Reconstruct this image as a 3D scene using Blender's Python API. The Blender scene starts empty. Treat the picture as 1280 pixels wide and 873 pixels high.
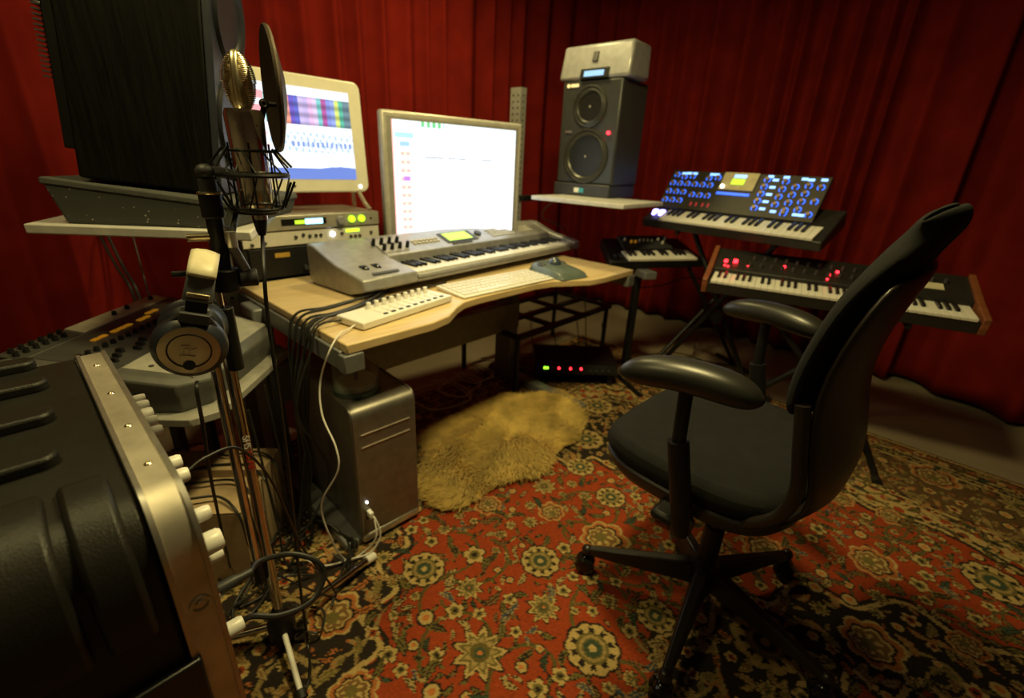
import bpy, math, random
import numpy as np
from mathutils import Vector, Matrix
random.seed(7); rng = np.random.default_rng(7)
SC = bpy.context.scene; COL = SC.collection
R = math.radians; PI = math.pi

# ------------------------------------------------------------------ camera, world, lights, exposure
CAM_H = 1.18; PITCH = 21.4; ROLL = -2.7
cd = bpy.data.cameras.new('camera'); cam = bpy.data.objects.new('camera', cd); COL.objects.link(cam)
cd.lens = 16.0; cd.sensor_width = 36.0; cd.sensor_fit = 'HORIZONTAL'; cd.clip_start = 0.02
cd.shift_y = -10.0/1280
cam.matrix_world = Matrix.Translation((0, 0, CAM_H)) @ Matrix.Rotation(R(90-PITCH), 4, 'X') @ Matrix.Rotation(R(ROLL)*-1, 4, 'Z')
cd.dof.use_dof = True; cd.dof.focus_distance = 0.80; cd.dof.aperture_fstop = 2.8
SC.camera = cam
SC.view_settings.view_transform = 'Standard'; SC.view_settings.look = 'None'
SC.view_settings.gamma = 1.0; SC.view_settings.use_curve_mapping = False
SC.view_settings.exposure = 0.0
w = bpy.data.worlds.new('world'); SC.world = w; w.use_nodes = True
w.node_tree.nodes['Background'].inputs[0].default_value = (1, .7, .3, 1)
w.node_tree.nodes['Background'].inputs[1].default_value = 0.03
def area(name, loc, target, size, power, col):
    l = bpy.data.lights.new(name, 'AREA'); l.shape = 'DISK'; l.size = size; l.energy = power; l.color = col
    o = bpy.data.objects.new(name, l); COL.objects.link(o); o.location = loc
    o.rotation_euler = (Vector(target)-Vector(loc)).to_track_quat('-Z', 'Y').to_euler(); return o
WARM = (1.0, .82, .33)
LAMPS = [((.20, 1.02, 2.25), (-.05, 1.35, 0), .25, 30), ((-.15, 2.45, 2.35), (-.1, 2.6, 0), .25, 14), ((-.95, .55, 2.35), (-.85, .8, 0), .30, 9)]  # main lamp, then added lights for the back curtain and the left side
for i, (lc, tg, sz, pw) in enumerate(LAMPS):
    area('unseen_lamp_light', lc, tg, sz, pw, WARM)

# ------------------------------------------------------------------ frames
YAW = R(48); AX = Vector((math.cos(YAW), math.sin(YAW), 0)); BX = Vector((-math.sin(YAW), math.cos(YAW), 0)); N0 = Vector((-.428, 1.087, 0))
def W(u, v, z=0): return N0+AX*u+BX*v+Vector((0, 0, z))

# ------------------------------------------------------------------ materials
MATS = {}
def mat(name, col, rough=.5, metal=0, emit=None, es=0, var=.12, nscale=30, bump=0, bscale=200, coat=0, sheen=0, trans=0, alpha=1, spec=.5, attr=None, eattr=False):
    if name in MATS: return MATS[name]
    m = bpy.data.materials.new(name); m.use_nodes = True; nt = m.node_tree; b = nt.nodes['Principled BSDF']
    b.inputs['Roughness'].default_value = rough; b.inputs['Metallic'].default_value = metal
    b.inputs['Coat Weight'].default_value = coat; b.inputs['Sheen Weight'].default_value = sheen
    b.inputs['Transmission Weight'].default_value = trans; b.inputs['Alpha'].default_value = alpha
    b.inputs['Specular IOR Level'].default_value = spec
    tc = nt.nodes.new('ShaderNodeTexCoord')
    if attr:
        a = nt.nodes.new('ShaderNodeAttribute'); a.attribute_name = attr
        if eattr:
            b.inputs['Base Color'].default_value = (.02, .02, .02, 1)
            nt.links.new(a.outputs['Color'], b.inputs['Emission Color']); b.inputs['Emission Strength'].default_value = es
        else: nt.links.new(a.outputs['Color'], b.inputs['Base Color'])
    elif var > 0:
        n = nt.nodes.new('ShaderNodeTexNoise'); n.inputs['Scale'].default_value = nscale; n.inputs['Detail'].default_value = 4
        r = nt.nodes.new('ShaderNodeValToRGB')
        r.color_ramp.elements[0].position = .3; r.color_ramp.elements[1].position = .7
        r.color_ramp.elements[0].color = tuple(c*(1-var) for c in col)+(1,); r.color_ramp.elements[1].color = tuple(min(1, c*(1+var)) for c in col)+(1,)
        nt.links.new(tc.outputs['Object'], n.inputs['Vector']); nt.links.new(n.outputs['Fac'], r.inputs[0]); nt.links.new(r.outputs[0], b.inputs['Base Color'])
    else: b.inputs['Base Color'].default_value = tuple(col)+(1,)
    if emit:
        b.inputs['Emission Color'].default_value = tuple(emit)+(1,); b.inputs['Emission Strength'].default_value = es
    if bump:
        n2 = nt.nodes.new('ShaderNodeTexNoise'); n2.inputs['Scale'].default_value = bscale; bp = nt.nodes.new('ShaderNodeBump')
        bp.inputs['Strength'].default_value = bump; bp.inputs['Distance'].default_value = .002
        nt.links.new(tc.outputs['Object'], n2.inputs['Vector']); nt.links.new(n2.outputs['Fac'], bp.inputs['Height']); nt.links.new(bp.outputs[0], b.inputs['Normal'])
    MATS[name] = m; return m
def wood(name, c1, c2, scale=(1, 14, 14), rough=.45, bump=.1, dist=3, spec=.5):
    if name in MATS: return MATS[name]
    m = bpy.data.materials.new(name); m.use_nodes = True; nt = m.node_tree; b = nt.nodes['Principled BSDF']
    tc = nt.nodes.new('ShaderNodeTexCoord'); mp = nt.nodes.new('ShaderNodeMapping'); mp.inputs['Scale'].default_value = scale
    n = nt.nodes.new('ShaderNodeTexNoise'); n.inputs['Scale'].default_value = 4; n.inputs['Detail'].default_value = 8; n.inputs['Distortion'].default_value = dist*.3
    r = nt.nodes.new('ShaderNodeValToRGB'); r.color_ramp.elements[0].position = .35; r.color_ramp.elements[1].position = .65
    r.color_ramp.elements[0].color = c1+(1,); r.color_ramp.elements[1].color = c2+(1,)
    bp = nt.nodes.new('ShaderNodeBump'); bp.inputs['Strength'].default_value = bump; bp.inputs['Distance'].default_value = .001
    L = nt.links.new
    L(tc.outputs['Object'], mp.inputs['Vector']); L(mp.outputs[0], n.inputs['Vector']); L(n.outputs['Fac'], r.inputs[0]); L(r.outputs[0], b.inputs['Base Color']); L(n.outputs['Fac'], bp.inputs['Height']); L(bp.outputs[0], b.inputs['Normal'])
    b.inputs['Specular IOR Level'].default_value = spec; b.inputs['Roughness'].default_value = rough; MATS[name] = m; return m

M_black = mat('black_plastic', (.008, .008, .008), .45, spec=.35)
M_blackgloss = mat('black_gloss', (.01, .01, .011), .18)
M_rubber = mat('black_rubber', (.01, .01, .01), .6)
M_dark = mat('dark_grey_plastic', (.035, .036, .04), .5)
M_navy = mat('dark_navy_plastic', (.02, .024, .035), .4)
M_grey = mat('grey_painted_steel', (.17, .175, .18), .45, .2)
M_ltgrey = mat('light_grey_laminate', (.55, .54, .52), .4)
M_silver = mat('silver_plastic', (.36, .36, .37), .36, .35)
M_alu = mat('brushed_aluminium', (.50, .48, .45), .33, .85, bump=.15, bscale=60)
M_tower = mat('tower_aluminium', (.25, .235, .21), .42, .75, bump=.1, bscale=400)
M_chrome = mat('chrome', (.75, .72, .68), .09, 1, var=.03)
M_chromew = mat('worn_chrome', (.55, .50, .45), .16, 1, var=.2, nscale=12)
M_brass = mat('nickel_grille', (.80, .68, .45), .25, 1, var=.05)
M_white = mat('white_plastic', (.80, .78, .74), .35, var=.03)
M_offwhite = mat('off_white_plastic', (.68, .66, .60), .4, var=.05)
M_keyw = mat('ivory_key', (.78, .76, .70), .3, var=.02)
M_keyb = mat('black_key', (.012, .012, .014), .28)
M_steel = mat('scratched_steel_rail', (.62, .57, .48), .46, .8, var=.18, nscale=22, bump=.12, bscale=40)
M_case = mat('moulded_black_case', (.013, .012, .010), .42, bump=.3, bscale=500, spec=.33)
M_ash = wood('black_ash', (.0012, .0012, .0012), (.0065, .006, .0045), (34, 34, 1.6), .5, .6, 3, .16)
M_maple = wood('pale_maple', (.60, .44, .22), (.70, .54, .30), (1, 9, 9), .4, .04)
M_red_wood = wood('walnut_cheek', (.16, .05, .02), (.24, .08, .03), (2, 12, 12), .4)
M_foam = mat('grey_foam', (.06, .062, .058), .9, bump=.5, bscale=300)
M_cone = mat('speaker_cone', (.045, .045, .04), .35, .3)
M_fabric = mat('black_chair_fabric', (.012, .012, .012), .9, bump=.7, bscale=900, spec=.2)
M_chairpl = mat('chair_shell_plastic', (.014, .010, .008), .38)
M_armpad = mat('arm_pad_urethane', (.016, .016, .014), .36, bump=.08, bscale=700)
M_led_r = mat('red_led', (.3, 0, 0), .4, emit=(1, .02, .03), es=7, var=0)
M_led_g = mat('green_led', (.05, .3, 0), .4, emit=(.35, 1, .03), es=3, var=0)
M_led_b = mat('blue_led', (0, .05, .4), .4, emit=(.04, .16, 1), es=1.6, var=0)
M_led_lb = mat('light_blue_led', (.1, .2, .4), .4, emit=(.25, .5, 1), es=2.2, var=0)
M_led_v = mat('violet_lit_wheel', (.2, .2, .5), .4, emit=(.35, .30, 1), es=6, var=0)
M_led_w = mat('white_led', (.8, .8, .8), .4, emit=(1, 1, .95), es=8, var=0)
M_led_y = mat('amber_button', (.55, .24, .02), .4, emit=(1, .42, .02), es=.16, var=0)
M_lcd = mat('yellow_green_lcd', (.3, .5, .02), .3, emit=(.55, .9, .04), es=1.1, var=0)
M_lcdb = mat('pale_blue_lcd', (.1, .2, .3), .3, emit=(.35, .62, .95), es=1.0, var=0)
M_panelpale = mat('pale_panel', (.62, .56, .40), .45)
M_clear = mat('clear_acrylic', (.9, .9, .9), .05, trans=.92, var=0)
M_card = mat('cardboard', (.42, .30, .17), .8)
M_paper = mat('paper', (.7, .66, .6), .7)
M_cable = mat('black_cable_jacket', (.012, .012, .012), .42)
M_wcable = mat('white_cable_jacket', (.72, .70, .66), .4, var=.02)
M_grille = mat('bronze_mesh', (.06, .045, .03), .42, .7, bump=.6, bscale=900)

# ------------------------------------------------------------------ mesh builder
class P:
    def __init__(s): s.v = []; s.f = []; s.m = []; s.mats = []; s.cur = 0; s.X = Matrix.Identity(4)
    def use(s, m):
        if m not in s.mats: s.mats.append(m)
        s.cur = s.mats.index(m); return s
    def add(s, vs, fs):
        n = len(s.v); s.v += [tuple(s.X @ Vector(p)) for p in vs]; s.f += [tuple(i+n for i in f) for f in fs]; s.m += [s.cur]*len(fs); return s
    def box(s, x0, y0, z0, x1, y1, z1):
        vs = [(x, y, z) for z in (z0, z1) for y in (y0, y1) for x in (x0, x1)]
        return s.add(vs, [(0, 2, 3, 1), (4, 5, 7, 6), (0, 1, 5, 4), (2, 6, 7, 3), (0, 4, 6, 2), (1, 3, 7, 5)])
    def hexa(s, p):  # 8 corners: bottom 4 ccw, top 4 ccw
        return s.add(p, [(3, 2, 1, 0), (4, 5, 6, 7), (0, 1, 5, 4), (1, 2, 6, 5), (2, 3, 7, 6), (3, 0, 4, 7)])
    def prism(s, poly, z0, z1, axis='z'):
        n = len(poly)
        def mk(a, b, c): return {'z': (a, b, c), 'x': (c, a, b), 'y': (a, c, b)}[axis]
        vs = [mk(a, b, z0) for a, b in poly]+[mk(a, b, z1) for a, b in poly]
        fs = [tuple(range(n))[::-1], tuple(range(n, 2*n))]+[(i, (i+1) % n, n+(i+1) % n, n+i) for i in range(n)]
        if axis == 'y': fs = [f[::-1] for f in fs]
        return s.add(vs, fs)
    def cone(s, p0, p1, r0, r1, n=20, caps=True):
        p0 = Vector(p0); p1 = Vector(p1); d = (p1-p0).normalized(); a = d.orthogonal().normalized(); b = d.cross(a)
        vs = []
        for p, r in ((p0, r0), (p1, r1)):
            for i in range(n): t = 2*PI*i/n; vs.append(tuple(p+(a*math.cos(t)+b*math.sin(t))*r))
        fs = [(i, (i+1) % n, n+(i+1) % n, n+i) for i in range(n)]
        if caps: fs += [tuple(range(n))[::-1], tuple(range(n, 2*n))]
        return s.add(vs, fs)
    def cyl(s, p0, p1, r, n=20): return s.cone(p0, p1, r, r, n)
    def lathe(s, prof, c=(0, 0, 0), axis=(0, 0, 1), n=28, sy=1.0, caps=False):
        d = Vector(axis).normalized(); a = Vector((1, 0, 0)) if abs(d.x) < .9 else Vector((0, 1, 0)); a = (a-d*a.dot(d)).normalized(); b = d.cross(a); c = Vector(c)
        vs = []; k = len(prof)
        for r, h in prof:
            for i in range(n): t = 2*PI*i/n; vs.append(tuple(c+d*h+(a*math.cos(t)+b*math.sin(t)*sy)*r))
        fs = [(j*n+i, j*n+(i+1) % n, (j+1)*n+(i+1) % n, (j+1)*n+i) for j in range(k-1) for i in range(n)]
        if caps or True:
            if prof[0][0] > 1e-5: fs.append(tuple(range(n))[::-1])
            if prof[-1][0] > 1e-5: fs.append(tuple(range((k-1)*n, k*n)))
        return s.add(vs, fs)
    def tube(s, pts, r, n=8, closed=False, smooth=6, r1=None):
        pts = [Vector(p) for p in pts]
        if smooth > 1 and len(pts) > 2: pts = spline(pts, smooth, closed)
        k = len(pts); vs = []; prev = None
        for i, p in enumerate(pts):
            if closed: d = (pts[(i+1) % k]-pts[i-1])
            else: d = pts[min(i+1, k-1)]-pts[max(i-1, 0)]
            d = d.normalized() if d.length > 1e-9 else Vector((0, 0, 1))
            a = d.orthogonal() if prev is None else prev-d*prev.dot(d)
            if a.length < 1e-6: a = d.orthogonal()
            a.normalize(); prev = a; b = d.cross(a)
            rr = r if r1 is None else r+(r1-r)*i/(k-1)
            for j in range(n): t = 2*PI*j/n; vs.append(tuple(p+(a*math.cos(t)+b*math.sin(t))*rr))
        m = k if closed else k-1
        fs = [(i*n+j, i*n+(j+1) % n, ((i+1) % k)*n+(j+1) % n, ((i+1) % k)*n+j) for i in range(m) for j in range(n)]
        if not closed: fs += [tuple(range(n))[::-1], tuple(range((k-1)*n, k*n))]
        return s.add(vs, fs)
    def ring(s, c, axis, R_, r, n=40, m=8):
        d = Vector(axis).normalized(); a = d.orthogonal().normalized(); b = d.cross(a); c = Vector(c)
        return s.tube([c+(a*math.cos(2*PI*i/n)+b*math.sin(2*PI*i/n))*R_ for i in range(n)], r, m, True, 1)
    def grid(s, pts):  # pts[i][j]
        h = len(pts); w_ = len(pts[0])
        return s.add([p for row in pts for p in row], [(i*w_+j, i*w_+j+1, (i+1)*w_+j+1, (i+1)*w_+j) for i in range(h-1) for j in range(w_-1)])
    def ball(s, c, r, n=16, sc=(1, 1, 1)):
        c = Vector(c); h = n//2; vs = [(c.x, c.y, c.z-r*sc[2])]
        for i in range(1, h):
            ph = -PI/2+PI*i/h
            for j in range(n): t = 2*PI*j/n; vs.append((c.x+r*sc[0]*math.cos(ph)*math.cos(t), c.y+r*sc[1]*math.cos(ph)*math.sin(t), c.z+r*sc[2]*math.sin(ph)))
        vs.append((c.x, c.y, c.z+r*sc[2])); fs = [(0, 1+(j+1) % n, 1+j) for j in range(n)]
        for i in range(h-2): fs += [(1+i*n+j, 1+i*n+(j+1) % n, 1+(i+1)*n+(j+1) % n, 1+(i+1)*n+j) for j in range(n)]
        T = len(vs)-1; o = 1+(h-2)*n; fs += [(T, o+j, o+(j+1) % n) for j in range(n)]
        return s.add(vs, fs)
    def loft(s, rows):
        # closed rows of equal length, end faces capped
        n = len(rows[0]); k = len(rows); vs = [q for row in rows for q in row]
        fs = [(i*n+j, i*n+(j+1) % n, (i+1)*n+(j+1) % n, (i+1)*n+j) for i in range(k-1) for j in range(n)]
        fs += [tuple(range(n))[::-1], tuple(range((k-1)*n, k*n))]
        return s.add(vs, fs)
    def build(s, name, m=None, parent=None, bevel=0, smooth=True, seg=2, loc=None, rz=None, solid=0, sub=0):
        me = bpy.data.meshes.new(name); me.from_pydata(s.v, [], s.f)
        ms = s.mats if s.mats else [m]
        for x in ms: me.materials.append(x)
        if s.mats: me.polygons.foreach_set('material_index', s.m)
        if smooth:
            me.polygons.foreach_set('use_smooth', [True]*len(me.polygons))
            try: me.set_sharp_from_angle(angle=R(38))
            except Exception: pass
        me.update(); o = bpy.data.objects.new(name, me); COL.objects.link(o)
        if parent: o.parent = parent
        if loc is not None: o.location = loc
        if rz is not None: o.rotation_euler = (0, 0, R(rz))
        if solid: md = o.modifiers.new('s', 'SOLIDIFY'); md.thickness = solid; md.offset = 0
        if bevel: md = o.modifiers.new('b', 'BEVEL'); md.width = bevel; md.segments = seg; md.limit_method = 'ANGLE'; md.angle_limit = R(35); md.harden_normals = False
        if sub: md = o.modifiers.new('u', 'SUBSURF'); md.levels = sub; md.render_levels = sub
        return o
def spline(pts, k, closed=False):
    out = []; n = len(pts); m = n if closed else n-1
    for i in range(m):
        g = lambda q: pts[q % n] if closed else pts[max(0, min(n-1, q))]
        a, b, c, d = g(i-1), g(i), g(i+1), g(i+2)
        for j in range(k):
            t = j/k; out.append(.5*((2*b)+(c-a)*t+(2*a-5*b+4*c-d)*t*t+(3*b-a-3*c+d)*t**3))
    if not closed: out.append(pts[-1].copy())
    return out
def tag(o, label, cat, group=None, kind=None):
    o['label'] = label; o['category'] = cat
    if group: o['group'] = group
    if kind: o['kind'] = kind
    return o
def thing(name, label, cat, loc=(0, 0, 0), rz=0, group=None):
    o = bpy.data.objects.new(name, None); o.empty_display_size = .05; COL.objects.link(o); o.location = loc; o.rotation_euler = (0, 0, R(rz)); return tag(o, label, cat, group)
def struct(o): o['kind'] = 'structure'; return o
def cp(o, loc, parent=None):
    c = o.copy(); c.location = loc; COL.objects.link(c); c.parent = parent or o.parent; return c
def text(s, size, m, name, parent, mtx, depth=.0004):
    cu = bpy.data.curves.new('t', 'FONT'); cu.body = s; cu.size = size; cu.extrude = depth; cu.align_x = 'CENTER'; cu.align_y = 'CENTER'
    t = bpy.data.objects.new('t', cu); COL.objects.link(t); bpy.context.view_layer.update()
    me = bpy.data.meshes.new_from_object(t); bpy.data.objects.remove(t); me.materials.clear(); me.materials.append(m)
    o = bpy.data.objects.new(name, me); COL.objects.link(o); o.parent = parent; o.matrix_local = mtx; return o
def painted(name, parent, o, ex, ey, nx, ny, fn, m):
    """flat grid from corner o along ex, ey, coloured per vertex by fn(U,V)->rgb"""
    o = np.array(o); ex = np.array(ex); ey = np.array(ey)
    U, V = np.meshgrid(np.linspace(0, 1, nx), np.linspace(0, 1, ny))
    co = o+U[..., None]*ex+V[..., None]*ey
    return gridmesh(name, co.reshape(-1, 3), nx, ny, fn(U, V).reshape(-1, 3), m, parent)
def gridmesh(name, co, nx, ny, col, m, parent=None):
    idx = np.arange(nx*ny).reshape(ny, nx); q = np.stack([idx[:-1, :-1], idx[:-1, 1:], idx[1:, 1:], idx[1:, :-1]], -1).reshape(-1)
    me = bpy.data.meshes.new(name); me.vertices.add(nx*ny); me.vertices.foreach_set('co', co.astype(np.float32).ravel())
    nf = len(q)//4; me.loops.add(nf*4); me.loops.foreach_set('vertex_index', q.astype(np.int32)); me.polygons.add(nf)
    me.polygons.foreach_set('loop_start', np.arange(0, nf*4, 4, dtype=np.int32)); me.polygons.foreach_set('use_smooth', np.ones(nf, bool))
    me.update(calc_edges=True)
    if col is not None:
        a = me.color_attributes.new('paint', 'FLOAT_COLOR', 'POINT'); c4 = np.ones((nx*ny, 4), np.float32); c4[:, :3] = col; a.data.foreach_set('color', c4.ravel())
    me.materials.append(m); ob = bpy.data.objects.new(name, me); COL.objects.link(ob)
    if parent: ob.parent = parent
    return ob

# ================================================================== SETTING
M_floor = mat('concrete_floor', (.30, .25, .17), .6, var=.14, nscale=2.5, bump=.1, bscale=60)
M_wall = mat('plaster_wall', (.40, .35, .28), .9)
def roombox(name, u0, v0, z0, u1, v1, z1, m):
    p = P(); c = [W(u0, v0), W(u1, v0), W(u1, v1), W(u0, v1)]
    p.hexa([tuple(q+Vector((0, 0, z0))) for q in c]+[tuple(q+Vector((0, 0, z1))) for q in c]); return struct(p.build(name, m, smooth=False))
U0, U1, V0, V1, ZC = -2.9, 3.45, -4.0, 1.85, 2.85
roombox('floor', U0-.1, V0-.1, -.1, U1+.1, V1+.1, 0, M_floor)
roombox('ceiling', U0-.1, V0-.1, ZC, U1+.1, V1+.1, ZC+.1, M_wall)
roombox('wall_back', U0-.1, V1, 0, U1+.1, V1+.1, ZC, M_wall)
roombox('wall_right', U1, V0, 0, U1+.1, V1, ZC, M_wall)
roombox('wall_left', U0-.1, V0, 0, U0, V1, ZC, M_wall)
roombox('wall_front', U0-.1, V0-.1, 0, U1+.1, V0, ZC, M_wall)

# ---- unseen lamps: one over the desk front, two more added as fill
for i, (lc, tg, sz, pw) in enumerate(LAMPS):
    t = thing('unseen_lamp', ['round hanging lamp in front of the desk', 'added unseen lamp that brightens the curtain and floor behind the desk', 'added unseen fill lamp over the rack case'][i], 'lamp', (lc[0], lc[1], lc[2]+.19))
    p = P(); p.cyl((0, 0, 0), (0, 0, ZC-lc[2]-.19), .008); p.build('suspension_rod', M_dark, t)
    p = P(); p.lathe([(.05, 0), (.05, -.08), (.16, -.1), (.17, -.17), (.165, -.17), (.155, -.11), (.0, -.1)]); p.build('lamp_shade', M_offwhite, t)
    p = P(); p.ball((0, 0, -.13), .035); p.build('bulb', mat('bulb', (1, .8, .4), .3, emit=(1, .7, .25), es=8, var=0), t)

# ================================================================== CURTAINS
M_curt = bpy.data.materials.new('red_velvet'); M_curt.use_nodes = True
nt = M_curt.node_tree; b = nt.nodes['Principled BSDF']; tc = nt.nodes.new('ShaderNodeTexCoord')
n = nt.nodes.new('ShaderNodeTexNoise'); n.inputs['Scale'].default_value = 6; n.inputs['Detail'].default_value = 5
r = nt.nodes.new('ShaderNodeValToRGB'); r.color_ramp.elements[0].color = (.15, .010, .007, 1); r.color_ramp.elements[1].color = (.22, .014, .009, 1); r.color_ramp.elements[0].position = .3; r.color_ramp.elements[1].position = .7
n3 = nt.nodes.new('ShaderNodeTexNoise'); n3.inputs['Scale'].default_value = 500; bp = nt.nodes.new('ShaderNodeBump'); bp.inputs['Strength'].default_value = .3; bp.inputs['Distance'].default_value = .001
nt.links.new(tc.outputs['Object'], n.inputs['Vector']); nt.links.new(n.outputs['Fac'], r.inputs[0]); nt.links.new(r.outputs[0], b.inputs['Base Color'])
nt.links.new(tc.outputs['Object'], n3.inputs['Vector']); nt.links.new(n3.outputs['Fac'], bp.inputs['Height']); nt.links.new(bp.outputs[0], b.inputs['Normal'])
b.inputs['Roughness'].default_value = .9; b.inputs['Specular IOR Level'].default_value = .05
def curtain(path, label, per, amp, seed, hem=.03, ztop=ZC-.03, group='floor length red curtains around the room'):
    rg = np.random.default_rng(seed); pts = spline([W(*q) for q in path], 40); A = np.array([p[:2] for p in pts]); d = np.r_[0, np.cumsum(np.hypot(*np.diff(A, axis=0).T))]
    L = d[-1]; ns = int(L/.009); s = np.linspace(0, L, ns); X = np.interp(s, d, A[:, 0]); Y = np.interp(s, d, A[:, 1])
    tx = np.gradient(X); ty = np.gradient(Y); l = np.hypot(tx, ty); nx_, ny_ = -ty/l, tx/l
    # fold phase: irregular widths
    edges = [0.]
    while edges[-1] < L: edges.append(edges[-1]+per*rg.uniform(.65, 1.5))
    ph = np.interp(s, edges, np.arange(len(edges))*2*PI); am = np.interp(s, edges, rg.uniform(.6, 1.3, len(edges)))*amp
    nz = 34; z = np.linspace(hem, ztop, nz); sh = rg.uniform(-1, 1, len(edges)); shs = np.interp(s, edges, sh)
    F = []
    for zz in z:
        k = (ztop-zz)/ztop; a = am*(.55+.5*k); p2 = ph+shs*.9*k+.25*np.sin(zz*2.1+seed)
        off = a*(np.sin(p2)+.18*np.sin(2*p2+1+shs))
        tn = .10*a*np.sin(2*p2)
        F.append(np.stack([X+nx_*off+tx/l*tn, Y+ny_*off+ty/l*tn, np.full(ns, zz)], -1))
    co = np.array(F); c0 = co.reshape(-1, 3).mean(0); c0[2] = 0
    o = gridmesh('curtain', (co-c0).reshape(-1, 3), ns, nz, None, M_curt); o.location = c0
    md = o.modifiers.new('s', 'SOLIDIFY'); md.thickness = .004
    return tag(o, label, 'curtain', group)
curtain([(-2.6, 1.52), (-1.8, 1.58), (-1.0, 1.55), (-.3, 1.58), (.22, 1.50)], 'red curtain in wide soft folds behind the big black loudspeaker', .30, .035, 3)
curtain([(.13, 1.56), (.8, 1.58), (1.6, 1.55), (2.35, 1.58), (2.75, 1.55), (3.02, 1.50)], 'red pleated curtain behind the two computer monitors', .17, .042, 5)
curtain([(3.0, 1.50), (3.06, 1.0), (3.08, .4), (3.06, -.2), (3.02, -1.05)], 'red pleated curtain behind the synthesizer with the blue lit panel', .15, .045, 9)
curtain([(3.10, -.85), (3.06, -1.15), (2.88, -1.5), (2.82, -1.75), (2.85, -2.2), (2.80, -3.3)], 'dark red curtain at the right edge, beyond the office chair', .26, .05, 12)

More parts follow.
